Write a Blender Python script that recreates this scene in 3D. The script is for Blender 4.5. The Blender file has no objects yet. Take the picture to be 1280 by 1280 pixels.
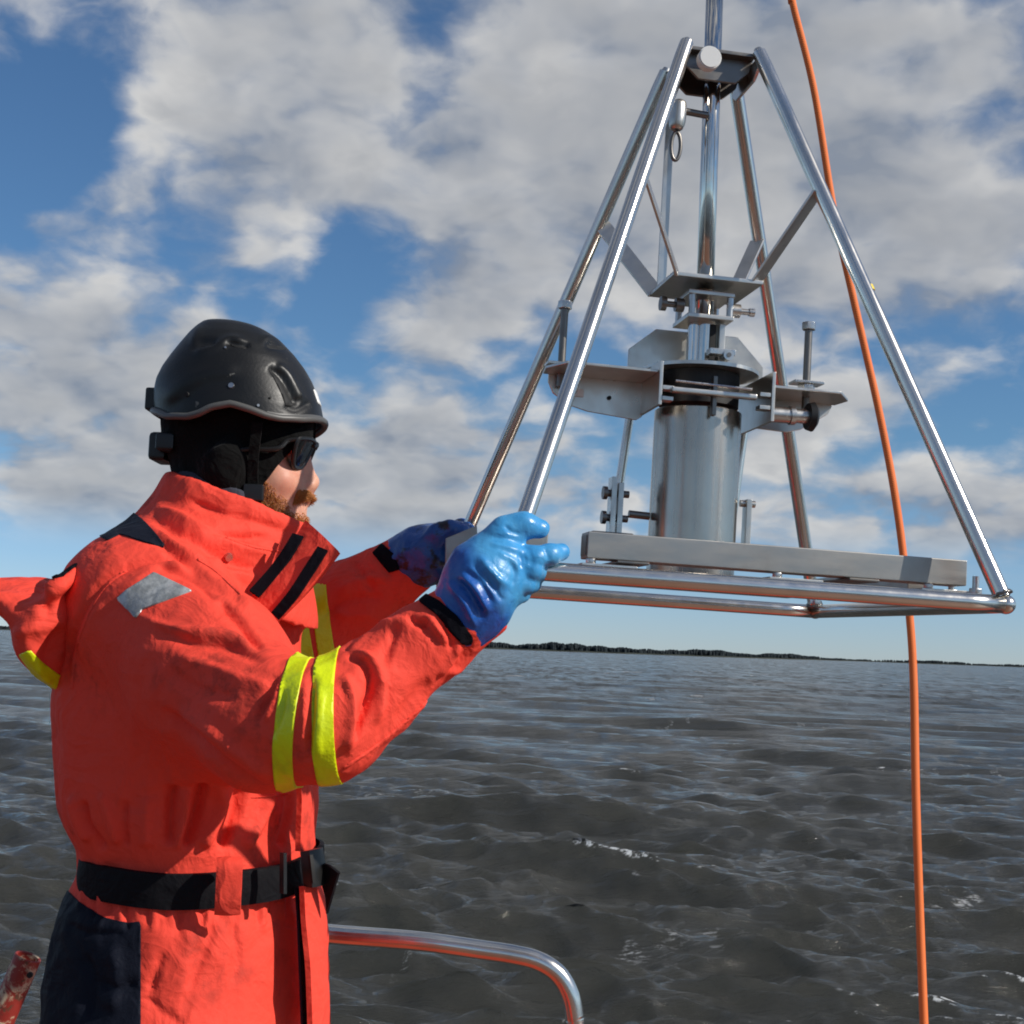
import bpy, bmesh, math, random
import numpy as np
from mathutils import Vector
try:
    import openvdb
except ImportError:
    import pyopenvdb as openvdb

sc = bpy.context.scene
C = sc.collection
rng = np.random.default_rng(7)
random.seed(7)

# ------------------------------------------------------------------ camera
CAM_H = 1.40                      # eye height above the deck (deck top is z = 0)
WATER_Z = -1.0
FPX = 1777.8                      # focal length in pixels of the 1280 px photograph
ROLL = math.radians(2.15)
PITCH = math.atan(169 / FPX)
Fv = np.array([0, math.cos(PITCH), math.sin(PITCH)])
Uv = np.array([0, -math.sin(PITCH), math.cos(PITCH)])
Rv = np.array([1.0, 0, 0])
rv = Rv * math.cos(ROLL) + Uv * math.sin(ROLL)
uv = -Rv * math.sin(ROLL) + Uv * math.cos(ROLL)
CAM = np.array([0, 0, CAM_H])
cam = bpy.data.cameras.new('camera')
cam.lens = 36 * FPX / 1280
cam.sensor_width = 36
cam.clip_start = 0.05
cam.clip_end = 60000
camo = bpy.data.objects.new('camera', cam)
C.objects.link(camo)
from mathutils import Matrix
camo.matrix_world = Matrix(((rv[0], uv[0], -Fv[0], CAM[0]), (rv[1], uv[1], -Fv[1], CAM[1]),
                            (rv[2], uv[2], -Fv[2], CAM[2]), (0, 0, 0, 1)))
sc.camera = camo

# ------------------------------------------------------------------ light
SUN = np.array([0.775, -0.28, 0.565]); SUN /= np.linalg.norm(SUN)
sc.view_settings.view_transform = 'Standard'
sc.view_settings.look = 'None'
sc.view_settings.exposure = 0.0
sc.view_settings.gamma = 1.0
sc.view_settings.use_curve_mapping = False
sc.render.filter_size = 1.9
sc.cycles.filter_width = 1.9
sc.cycles.use_adaptive_sampling = True
sc.cycles.use_denoising = True
sc.cycles.sample_clamp_indirect = 6.0
sun = bpy.data.lights.new('sun', 'SUN')
SKY_STRENGTH = 0.075
sun.energy = 4.6
sun.angle = math.radians(0.5)
sun.color = (1.0, 0.95, 0.87)
suno = bpy.data.objects.new('sun', sun)
C.objects.link(suno)
suno.rotation_euler = Vector(SUN).to_track_quat('Z', 'Y').to_euler()
suno.location = (6, -4, 8)


class NT:
    """small helper for building node trees"""
    def __init__(self, tree):
        self.t = tree
        tree.nodes.clear()

    def n(self, typ, **kw):
        nd = self.t.nodes.new(typ)
        ins = kw.pop('ins', {})
        for k, v in kw.items():
            setattr(nd, k, v)
        for k, v in ins.items():
            self.set(nd, k, v)
        return nd

    def set(self, nd, k, v):
        s = nd.inputs[k]
        if isinstance(v, bpy.types.NodeSocket):
            self.t.links.new(v, s)
        elif isinstance(v, bpy.types.Node):
            self.t.links.new(v.outputs[0], s)
        else:
            s.default_value = v

    def m(self, op, a, b=None, c=None, clamp=False):
        nd = self.n('ShaderNodeMath', operation=op)
        nd.use_clamp = clamp
        self.set(nd, 0, a)
        if b is not None: self.set(nd, 1, b)
        if c is not None: self.set(nd, 2, c)
        return nd.outputs[0]

    def vm(self, op, a, b=None):
        nd = self.n('ShaderNodeVectorMath', operation=op)
        self.set(nd, 0, a)
        if b is not None: self.set(nd, 1, b)
        return nd.outputs['Value'] if op in ('DOT_PRODUCT', 'LENGTH') else nd.outputs['Vector']

    def mix(self, f, a, b):
        nd = self.n('ShaderNodeMix', data_type='RGBA')
        self.set(nd, 0, f)
        self.set(nd, 6, a)
        self.set(nd, 7, b)
        return nd.outputs[2]

    def ramp(self, f, lo, hi, a=0.0, b=1.0, smooth=True):
        nd = self.n('ShaderNodeMapRange', interpolation_type='SMOOTHSTEP' if smooth else 'LINEAR')
        nd.clamp = True
        self.set(nd, 0, f)
        for i, v in zip((1, 2, 3, 4), (lo, hi, a, b)):
            self.set(nd, i, v)
        return nd.outputs[0]

    def noise(self, vec, scale, detail=4, rough=.5, dist=0.0, dim='3D'):
        nd = self.n('ShaderNodeTexNoise', noise_dimensions=dim)
        if vec is not None: self.set(nd, 'Vector', vec)
        self.set(nd, 'Scale', scale); self.set(nd, 'Detail', detail)
        self.set(nd, 'Roughness', rough); self.set(nd, 'Distortion', dist)
        return nd.outputs[0]


def ray(px, py):
    d = Fv + (px - 640) / FPX * rv + (640 - py) / FPX * uv
    return d / np.linalg.norm(d)


# sky: a Nishita sky with two decks of broken cumulus drawn by direction
world = bpy.data.worlds.new('World')
sc.world = world
world.use_nodes = True
w = NT(world.node_tree)
sky = w.n('ShaderNodeTexSky', sky_type='NISHITA')
sky.sun_disc = False
sky.sun_elevation = math.asin(SUN[2])
sky.sun_rotation = math.atan2(SUN[0], SUN[1])
sky.altitude = 0
sky.air_density = 1.0
sky.dust_density = 0.0
sky.ozone_density = 3.0
D = w.n('ShaderNodeTexCoord').outputs['Generated']
sep = w.n('ShaderNodeSeparateXYZ', ins={0: D})
dz = w.m('MAXIMUM', sep.outputs[2], 0.0)
inv = w.m('DIVIDE', 1.0, w.m('ADD', dz, 0.50))
st3 = w.vm('MULTIPLY', D, (1.0, 1.0, 1.25))
pl = w.vm('SCALE', st3)
w.set(pl.node, 'Scale', inv)
# where the big cloud banks and the open blue stand (direction, size, weight)
BLOBS = [(300, 20, 150, .10), (520, 140, 150, .10), (300, 230, 150, .10), (80, 270, 80, .12), (170, 290, 80, .10), (420, 230, 110, .10), (220, 120, 90, .06),
         (1150, 130, 160, .14), (900, 250, 180, .12), (1040, 330, 150, .12), (1230, 330, 110, .14), (720, 100, 150, .10), (700, 260, 90, .10), (860, 60, 120, .08),
         (500, 385, 60, .24), (590, 375, 60, .24), (660, 372, 50, .18), (160, 420, 75, .12), (60, 480, 70, .10), (240, 470, 90, .08), (440, 490, 50, .06), (560, 540, 60, .14), (450, 610, 70, .12), (60, 600, 70, .12), (130, 650, 60, .12), (190, 560, 60, .10), (430, 660, 60, .12), (540, 620, 60, .10), (1120, 600, 70, .12), (1230, 620, 60, .12), (760, 620, 60, .12), (690, 560, 50, .08), (960, 600, 60, .1),
         (40, 130, 60, -.20), (100, 60, 50, -.12), (115, 215, 45, -.12), (470, 310, 55, -.16), (390, 350, 60, -.13), (300, 345, 50, -.09), (580, 290, 45, -.10), (190, 350, 45, -.10), (255, 330, 45, -.10), (20, 200, 50, -.16), (150, 190, 40, -.08), (700, 430, 40, -.08), (1250, 470, 60, -.16), (1130, 440, 45, -.05), (555, 50, 45, -.13), (110, 350, 50, -.12),
         (620, 445, 50, -.12), (470, 430, 50, -.14), (390, 400, 40, -.10), (640, 200, 25, -.10), (365, 140, 30, -.04), (760, 545, 60, -.14), (1180, 560, 70, -.06), (1080, 620, 50, -.05)]
bias = 0.0
for bx, by, sz, wt in BLOBS:
    c = ray(bx, by)
    sig = sz / FPX
    dt = w.vm('DOT_PRODUCT', D, tuple(c))
    e = w.m('EXPONENT', w.m('MULTIPLY', w.m('SUBTRACT', dt, 1.0), 1.0 / sig ** 2))
    bias = w.m('MULTIPLY_ADD', e, wt * (.85 if wt < 0 else .60), bias)


wv_ = w.n('ShaderNodeTexNoise', noise_dimensions='3D', ins={'Vector': pl, 'Scale': 12.0, 'Detail': 4})
pw = w.vm('ADD', pl, w.vm('MULTIPLY', w.vm('SUBTRACT', wv_.outputs['Color'], (.5, .5, .5)), (.055, .055, .055)))


def dens(vec, det, puffs=False):
    big = w.noise(vec, 4.0, 2, .5)
    fine = w.noise(vec, 10.5, det, .52, .0)
    base_ = w.m('ADD', w.m('MULTIPLY', big, .32), w.m('MULTIPLY', fine, .54))
    if not puffs: return w.m('ADD', base_, .055)
    vo = w.n('ShaderNodeTexVoronoi', feature='SMOOTH_F1', ins={'Vector': vec, 'Scale': 20.0, 'Smoothness': .6})
    puff = w.m('SUBTRACT', .85, vo.outputs['Distance'])
    return w.m('ADD', base_, w.m('MULTIPLY', puff, .15))


dA = dens(pw, 8, True)
dS = dens(pw, 3)
dB = dens(w.vm('ADD', pw, (0.020, 0.0, 0.042)), 3)
fade = w.ramp(sep.outputs[2], .050, .095)              # the decks thin out towards the horizon
low = w.m('MULTIPLY', w.ramp(sep.outputs[2], .05, .09), w.ramp(sep.outputs[2], .20, .10))
dd = w.m('MULTIPLY_ADD', low, .035, w.m('ADD', w.m('ADD', dA, bias), .012))
cov = w.ramp(dd, .442, .640)
cov = w.m('MULTIPLY', cov, fade)
core = w.ramp(dd, .57, .80)                            # thick middles are greyer
lit = w.ramp(w.m('MULTIPLY_ADD', w.m('SUBTRACT', dA, dS), .6, w.m('SUBTRACT', dS, dB)), -.13, .12, 0, 1, False)
ccol = w.mix(lit, (.285, .33, .41, 1), (.80, .79, .77, 1))
ccol = w.mix(w.m('MULTIPLY', core, .62), ccol, (.355, .375, .41, 1))
tint = w.mix(w.ramp(sep.outputs[2], .0, .16), (.74, .99, 1.55, 1), (.72, .98, 1.18, 1))
skc = w.n('ShaderNodeMix', data_type='RGBA', blend_type='MULTIPLY', ins={0: 1.0, 6: sky.outputs[0], 7: tint}).outputs[2]
bg1 = w.n('ShaderNodeBackground', ins={0: skc, 1: SKY_STRENGTH})
bg2 = w.n('ShaderNodeBackground', ins={0: ccol, 1: 0.86})
mx = w.n('ShaderNodeMixShader', ins={0: w.m('MULTIPLY', cov, .93), 1: bg1.outputs[0], 2: bg2.outputs[0]})
w.n('ShaderNodeOutputWorld', ins={0: mx.outputs[0]})


# ------------------------------------------------------------------ helpers
def W(px, py, Y):
    """the point of the world plane y = Y that the photograph shows at (px, py)"""
    d = ray(px, py)
    return CAM + d * (Y / d[1])


def proj(P):
    q = np.asarray(P, float) - CAM
    z = q @ Fv
    return np.stack([640 + FPX * (q @ rv) / z, 640 - FPX * (q @ uv) / z], -1)


ORG = {}


def tag(o, label=None, cat=None, group=None, kind=None):
    if label: o['label'] = label
    if cat: o['category'] = cat
    if group: o['group'] = group
    if kind: o['kind'] = kind
    return o


def link(o, parent=None):
    C.objects.link(o)
    if parent is not None:
        o.parent = parent
    return o


def empty(name, loc, rot=(0, 0, 0)):
    o = bpy.data.objects.new(name, None)
    o.empty_display_size = .1
    o.location = loc
    o.rotation_euler = rot
    C.objects.link(o)
    ORG[o] = np.array(loc, float)
    return o


def mesh_obj(name, V, Fc, mat, parent=None, smooth=True, local=False, attrs=None):
    """one mesh object; V is in world space unless local"""
    V = np.asarray(V, float)
    o0 = np.zeros(3)
    if parent is not None and not local:
        o0 = ORG.get(parent, np.zeros(3))
    me = bpy.data.meshes.new(name)
    if isinstance(Fc, np.ndarray) and Fc.ndim == 2:
        nf, k = Fc.shape
        me.vertices.add(len(V)); me.vertices.foreach_set('co', (V - o0).astype(np.float32).ravel())
        me.loops.add(nf * k); me.loops.foreach_set('vertex_index', Fc.astype(np.int32).ravel())
        me.polygons.add(nf); me.polygons.foreach_set('loop_start', np.arange(0, nf * k, k, dtype=np.int32))
        me.update(calc_edges=True)
    else:
        me.from_pydata((V - o0).tolist(), [], [list(f) for f in Fc])
    me.polygons.foreach_set('use_smooth', [smooth] * len(me.polygons))
    for k, a in (attrs or {}).items():
        at = me.attributes.new(k, 'FLOAT', 'POINT')
        at.data.foreach_set('value', np.asarray(a, np.float32))
    me.materials.append(mat)
    me.validate()
    o = bpy.data.objects.new(name, me)
    link(o, parent)
    if parent is not None:
        ORG[o] = o0
    return o


class MB:
    """collects simple solids into one mesh (local or world coordinates as given)"""
    def __init__(self): self.V = []; self.F = []

    def add(self, V, F):
        b = len(self.V)
        self.V += [tuple(v) for v in V]
        self.F += [tuple(i + b for i in f) for f in F]
        return self

    def box(self, lo, hi, M=None, bev=0.0):
        bm = bmesh.new()
        bmesh.ops.create_cube(bm, size=1)
        lo = np.array(lo, float); hi = np.array(hi, float)
        for v in bm.verts:
            c = lo + (np.array(v.co) + .5) * (hi - lo)
            v.co = c
        if bev > 0:
            bmesh.ops.bevel(bm, geom=bm.edges[:], offset=bev, segments=2, affect='EDGES', profile=.5)
        self.bm(bm, M)
        return self

    def bm(self, bm, M=None):
        bm.verts.index_update()
        V = np.array([v.co for v in bm.verts])
        if M is not None: V = np.array([M(v) for v in V])
        self.add(V, [[v.index for v in f.verts] for f in bm.faces])
        bm.free()

    def prism(self, poly, O, X, Y, Z, t, bev=0.0):
        """polygon in the plane O+X,Y, thickness t along Z (centred)"""
        bm = bmesh.new()
        O, X, Y, Z = (np.array(a, float) for a in (O, X, Y, Z))
        vs = [bm.verts.new(O + X * p[0] + Y * p[1] - Z * t / 2) for p in poly]
        f = bm.faces.new(vs)
        r = bmesh.ops.extrude_face_region(bm, geom=[f])
        for v in r['geom']:
            if isinstance(v, bmesh.types.BMVert): v.co += Vector(Z * t)
        bmesh.ops.recalc_face_normals(bm, faces=bm.faces[:])
        if bev > 0:
            bmesh.ops.bevel(bm, geom=bm.edges[:], offset=bev, segments=1, affect='EDGES')
        self.bm(bm)
        return self

    def tube(self, pts, r, n=16, closed=False, caps=True, round_cap=False):
        V, F = tube(pts, r, n, closed, caps)
        return self.add(V, F)

    def cyl(self, a, b, r, n=20, r2=None):
        a = np.array(a, float); b = np.array(b, float)
        return self.tube([a, b], [r, r if r2 is None else r2], n)

    def obj(self, name, mat, parent=None, smooth=True, local=True, angle=35):
        o = mesh_obj(name, self.V, self.F, mat, parent, smooth, local)
        if smooth:
            sharp(o, angle)
            wm = o.modifiers.new('normals', 'WEIGHTED_NORMAL'); wm.keep_sharp = True
        return o


def sharp(o, deg=35):
    me = o.data
    bm = bmesh.new(); bm.from_mesh(me)
    for e in bm.edges:
        e.smooth = not (len(e.link_faces) == 2 and e.calc_face_angle(0) > math.radians(deg))
    bm.to_mesh(me); bm.free()


def tube(pts, r, n=16, closed=False, caps=True):
    P = np.array(pts, float)
    m = len(P)
    rr = np.broadcast_to(np.array(r, float), (m,))
    T = np.zeros_like(P)
    for i in range(m):
        a = P[(i - 1) % m] if (closed or i > 0) else P[i]
        b = P[(i + 1) % m] if (closed or i < m - 1) else P[i]
        T[i] = (b - a) / (np.linalg.norm(b - a) + 1e-12)
    up = np.array([0, 0, 1.0]) if abs(T[0][2]) < .9 else np.array([1.0, 0, 0])
    N = np.cross(T[0], up); N /= np.linalg.norm(N)
    V = []
    for i in range(m):
        N = N - T[i] * (N @ T[i]); N /= np.linalg.norm(N)
        B = np.cross(T[i], N)
        for k in range(n):
            a = 2 * math.pi * k / n
            V.append(P[i] + rr[i] * (math.cos(a) * N + math.sin(a) * B))
    F = []
    for i in range(m if closed else m - 1):
        j = (i + 1) % m
        for k in range(n):
            l = (k + 1) % n
            F.append((i * n + k, i * n + l, j * n + l, j * n + k))
    if caps and not closed:
        F.append(tuple(range(n - 1, -1, -1)))
        F.append(tuple((m - 1) * n + k for k in range(n)))
    return V, F


def spline(pts, k=8, closed=False):
    P = [np.array(p, float) for p in pts]
    n = len(P); out = []
    for i in range(n if closed else n - 1):
        p0 = P[(i - 1) % n] if (closed or i > 0) else P[i]
        p1 = P[i]; p2 = P[(i + 1) % n]
        p3 = P[(i + 2) % n] if (closed or i < n - 2) else p2
        for j in range(k):
            t = j / k
            out.append(.5 * ((2 * p1) + (-p0 + p2) * t + (2 * p0 - 5 * p1 + 4 * p2 - p3) * t * t + (-p0 + 3 * p1 - 3 * p2 + p3) * t ** 3))
    if not closed: out.append(P[-1])
    return np.array(out)


# ---- vectorised noise
def _h(ix, iy, iz):
    n = (ix * 374761393 + iy * 668265263 + iz * 1274126177) & 0xffffffff
    n = ((n ^ (n >> 13)) * 1274126177) & 0xffffffff
    return ((n ^ (n >> 16)) & 0xffff) / 65535.0 * 2 - 1


def vnoise(P):
    P = np.asarray(P, float)
    i = np.floor(P).astype(np.int64); f = P - i
    f = f * f * f * (f * (f * 6 - 15) + 10)
    r = 0
    for dx in (0, 1):
        for dy in (0, 1):
            for dz_ in (0, 1):
                wgt = (f[:, 0] if dx else 1 - f[:, 0]) * (f[:, 1] if dy else 1 - f[:, 1]) * (f[:, 2] if dz_ else 1 - f[:, 2])
                r = r + wgt * _h(i[:, 0] + dx, i[:, 1] + dy, i[:, 2] + dz_)
    return r


def fbm(P, o=4, g=.5):
    a = 1; r = 0; P = np.asarray(P, float)
    for k in range(o):
        r = r + a * vnoise(P * 2 ** k + 17.3 * k); a *= g
    return r


# ---- signed distance fields
f32 = np.float32


def rc(P, a, b, ra, rb):
    a = np.asarray(a, f32); b = np.asarray(b, f32)
    ab = b - a; q = P - a
    h = np.clip(q @ ab / (ab @ ab + 1e-12), 0, 1)
    return np.sqrt(((q - h[:, None] * ab) ** 2).sum(1)) - (ra + (rb - ra) * h)


def chain(P, pts, k=.02):
    d = None
    for (a, ra), (b, rb) in zip(pts[:-1], pts[1:]):
        e = rc(P, a, b, ra, rb)
        d = e if d is None else smin(d, e, k)
    return d


def el(P, c, r):
    q = P - np.asarray(c, f32); r = np.asarray(r, f32)
    k0 = np.sqrt(((q / r) ** 2).sum(1)); k1 = np.sqrt(((q / r ** 2) ** 2).sum(1)) + 1e-9
    return k0 * (k0 - 1) / k1


def smin(a, b, k):
    h = np.maximum(k - np.abs(a - b), 0) / k
    return np.minimum(a, b) - h * h * k * .25


def smax(a, b, k): return -smin(-a, -b, k)


def poly_sd(p, poly):
    """signed distance to a 2-D polygon, negative inside"""
    poly = np.asarray(poly, float)
    d = np.full(len(p), 1e18); s = np.ones(len(p))
    n = len(poly)
    for i in range(n):
        a = poly[i]; b = poly[i - 1]
        e = b - a; q = p - a
        t = np.clip((q @ e) / (e @ e + 1e-12), 0, 1)
        b2 = q - t[:, None] * e
        d = np.minimum(d, (b2 ** 2).sum(1))
        c1 = p[:, 1] >= a[1]; c2 = p[:, 1] < b[1]; c3 = e[0] * q[:, 1] > e[1] * q[:, 0]
        fl = (c1 & c2 & c3) | (~c1 & ~c2 & ~c3)
        s = np.where(fl, -s, s)
    return s * np.sqrt(d)


def line_d(p, line):
    """distance to a polyline and the share of its length at the nearest point"""
    line = np.asarray(line, float)
    L = np.r_[0, np.cumsum(np.linalg.norm(np.diff(line, axis=0), axis=1))]
    d = np.full(len(p), 1e18); T = np.zeros(len(p)); S = np.zeros(len(p))
    for i in range(len(line) - 1):
        a, b = line[i], line[i + 1]; e = b - a; q = p - a
        t = np.clip((q @ e) / (e @ e + 1e-12), 0, 1)
        r = q - t[:, None] * e; dd_ = (r ** 2).sum(1)
        m = dd_ < d
        d = np.where(m, dd_, d)
        T = np.where(m, (L[i] + t * (L[i + 1] - L[i])) / L[-1], T)
        S = np.where(m, np.sign(e[0] * q[:, 1] - e[1] * q[:, 0]), S)
    return np.sqrt(d), T, S


def sdf_mesh(fn, lo, hi, vox, lip=1.7):
    lo = np.array(lo, float); hi = np.array(hi, float)
    B = 8
    nb = np.ceil((hi - lo) / (vox * B)).astype(int)
    arr = np.full(tuple(nb * B), f32(vox * 3), f32)
    ctr = (np.stack(np.meshgrid(*[np.arange(k) for k in nb], indexing='ij'), -1).reshape(-1, 3))
    cp = (lo + (ctr * B + (B - 1) / 2) * vox).astype(f32)
    dc = fn(cp)
    near = np.abs(dc) < vox * B * .87 * lip
    loc = np.stack(np.meshgrid(*[np.arange(B)] * 3, indexing='ij'), -1).reshape(-1, 3)
    for b in ctr[(~near) & (dc < 0)]:
        arr[b[0] * B:b[0] * B + B, b[1] * B:b[1] * B + B, b[2] * B:b[2] * B + B] = -vox * 3
    nbk = ctr[near]
    for s in range(0, len(nbk), 600):
        bl = nbk[s:s + 600]
        idx = (bl[:, None, :] * B + loc[None]).reshape(-1, 3)
        v = np.clip(fn((lo + idx * vox).astype(f32)), -vox * 3, vox * 3)
        arr[idx[:, 0], idx[:, 1], idx[:, 2]] = v
    g = openvdb.FloatGrid(vox * 3)
    g.copyFromArray(arr)
    pts, quads = g.convertToQuads(0.0)
    V = np.array(pts, float) * vox + lo
    Q = np.array(quads, int)
    N = vnormals(V, Q)
    e = vox * .5                                    # make the winding face outwards
    t = rng.integers(0, len(V), 200)
    g1 = fn((V[t] + N[t] * e).astype(f32)) - fn((V[t] - N[t] * e).astype(f32))
    if np.median(g1) < 0:
        Q = Q[:, ::-1]
    return V, Q


def vnormals(V, Q):
    N = np.zeros_like(V)
    if Q.shape[1] == 4:
        fn_ = np.cross(V[Q[:, 2]] - V[Q[:, 0]], V[Q[:, 3]] - V[Q[:, 1]])
    else:
        fn_ = np.cross(V[Q[:, 1]] - V[Q[:, 0]], V[Q[:, 2]] - V[Q[:, 0]])
    for k in range(Q.shape[1]):
        np.add.at(N, Q[:, k], fn_)
    return N / (np.linalg.norm(N, axis=1, keepdims=True) + 1e-12)


def relax(V, Q, it=2, f=.5):
    E = np.concatenate([Q[:, [i, (i + 1) % Q.shape[1]]] for i in range(Q.shape[1])])
    for _ in range(it):
        S = np.zeros_like(V); c = np.zeros(len(V))
        np.add.at(S, E[:, 0], V[E[:, 1]]); np.add.at(S, E[:, 1], V[E[:, 0]])
        np.add.at(c, E[:, 0], 1); np.add.at(c, E[:, 1], 1)
        V = V + f * (S / np.maximum(c, 1)[:, None] - V)
    return V


def tris(Q):
    if Q.shape[1] == 3: return Q
    return np.concatenate([Q[:, [0, 1, 2]], Q[:, [0, 2, 3]]])


def clip(V, N, T, g):
    """the part of a triangle mesh where g > 0, cut cleanly along g = 0"""
    pos = g > 0
    k = pos[T].sum(1)
    out = [t for t in T[k == 3]]
    Vn = []; Nn = []; key = {}
    base = len(V)

    def cut(a, b):
        q = (a, b) if a < b else (b, a)
        if q not in key:
            t = g[q[0]] / (g[q[0]] - g[q[1]])
            key[q] = base + len(Vn)
            Vn.append(V[q[0]] + t * (V[q[1]] - V[q[0]])); Nn.append(N[q[0]] + t * (N[q[1]] - N[q[0]]))
        return key[q]
    for t in T[(k == 1) | (k == 2)]:
        p = pos[t]
        if p.sum() == 1:
            i = int(np.argmax(p)); a, b, c = t[i], t[(i + 1) % 3], t[(i + 2) % 3]
            out.append(np.array([a, cut(a, b), cut(a, c)]))
        else:
            i = int(np.argmin(p)); a, b, c = t[i], t[(i + 1) % 3], t[(i + 2) % 3]
            ab, ac = cut(a, b), cut(a, c)
            out.append(np.array([ab, b, c])); out.append(np.array([ab, c, ac]))
    if not out: return np.zeros((0, 3)), np.zeros((0, 3)), np.zeros((0, 3), int)
    T2 = np.array(out, int)
    VV = np.vstack([V] + ([np.array(Vn)] if Vn else [])); NN = np.vstack([N] + ([np.array(Nn)] if Nn else []))
    u, inv_ = np.unique(T2, return_inverse=True)
    NN = NN[u]; NN = NN / (np.linalg.norm(NN, axis=1, keepdims=True) + 1e-12)
    return VV[u], NN, inv_.reshape(-1, 3)


def patch(name, V, N, T, g, off, mat, parent, depth=.003, bulge=None, lumps=0.0):
    """a piece of cloth sewn on a surface: the surface where g > 0, raised by off, with an edge of its own"""
    v, n, t = clip(V, N, T, g)
    if len(t) == 0:
        print('EMPTY PATCH', name); return None
    lab = np.arange(len(v))
    while True:
        m_ = lab[t].min(1); l2 = lab.copy()
        for k in range(3): np.minimum.at(l2, t[:, k], m_)
        if (l2 == lab).all(): break
        lab = l2
    tl = lab[t[:, 0]]
    ids, cn = np.unique(tl, return_counts=True)
    t = t[tl == ids[np.argmax(cn)]]
    u_k, iv = np.unique(t, return_inverse=True)
    v, n, t = v[u_k], n[u_k], iv.reshape(-1, 3)
    top = v + n * (off + (lumps * vnoise(v * 60)[:, None] if lumps else 0))
    E = np.concatenate([t[:, [0, 1]], t[:, [1, 2]], t[:, [2, 0]]])
    und = {}
    for a, b in E:
        q = (a, b) if a < b else (b, a)
        und[q] = und.get(q, 0) + 1
    bd = [(a, b) for a, b in E if und[(a, b) if a < b else (b, a)] == 1]
    bi = {}
    low = []
    for a, b in bd:
        for i in (a, b):
            if i not in bi:
                bi[i] = len(top) + len(low)
                low.append(v[i] - n[i] * depth)
    F = [tuple(x) for x in t] + [(b, a, bi[a]) for a, b in bd] + [(b, bi[a], bi[b]) for a, b in bd]
    return mesh_obj(name, np.vstack([top] + ([np.array(low)] if low else [])), np.array(F, int), mat, parent)


# ------------------------------------------------------------------ materials
def mat(name, col, rough=.5, metal=0.0, spec=.5):
    m = bpy.data.materials.new(name)
    m.use_nodes = True
    t = NT(m.node_tree)
    b = t.n('ShaderNodeBsdfPrincipled', ins={'Base Color': (*col, 1), 'Roughness': rough, 'Metallic': metal, 'Specular IOR Level': spec})
    t.n('ShaderNodeOutputMaterial', ins={0: b.outputs[0]})
    return m, t, b


def coords(t): return t.n('ShaderNodeTexCoord').outputs['Object']


def bump(t, b, h, dist, strength=1.0):
    bp = t.n('ShaderNodeBump', ins={'Height': h, 'Distance': dist, 'Strength': strength})
    t.set(b, 'Normal', bp.outputs[0])
    return bp


def fabric(name, col, dirt=(.06, .02, .015), dirt_amt=.5, rough=.72, bump_amt=.0012, sheen=.0):
    m, t, b = mat(name, col, rough, 0, .18 if col[0] > .2 else .06)
    co = coords(t)
    big = t.noise(co, 5, 5, .6)
    sm = t.noise(co, 34, 5, .65)
    st = t.m('MULTIPLY', t.ramp(big, .50, .70), t.ramp(sm, .44, .68))
    c1 = t.mix(t.ramp(t.noise(co, 3, 3), .3, .7), (*[c * .93 for c in col], 1), (*[min(1, c * 1.05) for c in col], 1))
    c2 = t.mix(t.m('MULTIPLY', st, dirt_amt), c1, (*dirt, 1))
    t.set(b, 'Base Color', c2)
    t.set(b, 'Sheen Weight', sheen); t.set(b, 'Sheen Roughness', .5)
    wr = t.noise(co, 26, 4, .55, .8)
    wv = t.noise(co, 900, 1, .5)
    cr = t.m('ABSOLUTE', t.m('SUBTRACT', t.noise(co, 13, 3, .5, 1.2), .5))
    cr2 = t.m('ABSOLUTE', t.m('SUBTRACT', t.noise(co, 31, 2, .5, .9), .5))
    hh = t.m('ADD', t.m('MULTIPLY', wr, .55), t.m('MULTIPLY_ADD', cr, -1.5, t.m('MULTIPLY', cr2, -.5)))
    bump(t, b, t.m('ADD', hh, t.m('MULTIPLY', wv, .05)), bump_amt * 6, .7)
    return m


def steel(name, col=(.62, .62, .61), r0=.14, r1=.26, stretch=(1, 1, 1), scale=30, stain=0.0):
    m, t, b = mat(name, col, r0, 1.0)
    co = coords(t)
    mp = t.n('ShaderNodeMapping', ins={0: co, 3: stretch})
    n1 = t.noise(mp.outputs[0], scale, 5, .6)
    n2 = t.noise(co, 9, 4, .6)
    t.set(b, 'Roughness', t.ramp(t.m('ADD', t.m('MULTIPLY', n1, .6), t.m('MULTIPLY', n2, .4)), .3, .7, r0, r1))
    c = t.mix(t.ramp(n2, .35, .75), (*[x * 1.06 for x in col], 1), (*[x * .86 for x in col], 1))
    if stain:
        s = t.m('MULTIPLY', t.ramp(t.noise(co, 14, 6, .7), .56, .72), stain)
        c = t.mix(s, c, (.16, .10, .06, 1))
    t.set(b, 'Base Color', c)
    bump(t, b, n1, .0004, .25)
    return m


M = {}
SUITC = (.80, .066, .040)
M['suit'] = fabric('suit_fabric', SUITC, dirt_amt=.5, sheen=.0)
M['navy'] = fabric('navy_fabric', (.010, .012, .020), (.02, .02, .022), .3, .6)
M['black_web'] = fabric('black_webbing', (.009, .009, .011), (.02, .02, .02), .3, .6)
M['velcro'] = fabric('black_velcro', (.006, .006, .009), (.012, .012, .012), .3, .9)
M['knit'] = fabric('black_knit', (.0055, .0055, .0055), (.01, .01, .01), .3, .95, .002, .05)
M['lining'] = fabric('grey_lining', (.05, .05, .065), (.03, .03, .035), .3, .9)
m, t, b = mat('reflective_yellow', (.62, .78, .0), .45)
co = coords(t)
t.set(b, 'Base Color', t.mix(t.m('MULTIPLY', t.ramp(t.noise(co, 30, 5, .6), .5, .75), .4), (.70, .80, .0, 1), (.30, .42, .01, 1)))
bump(t, b, t.noise(co, 70, 3, .6), .003, .5)
M['yellow'] = m
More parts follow.
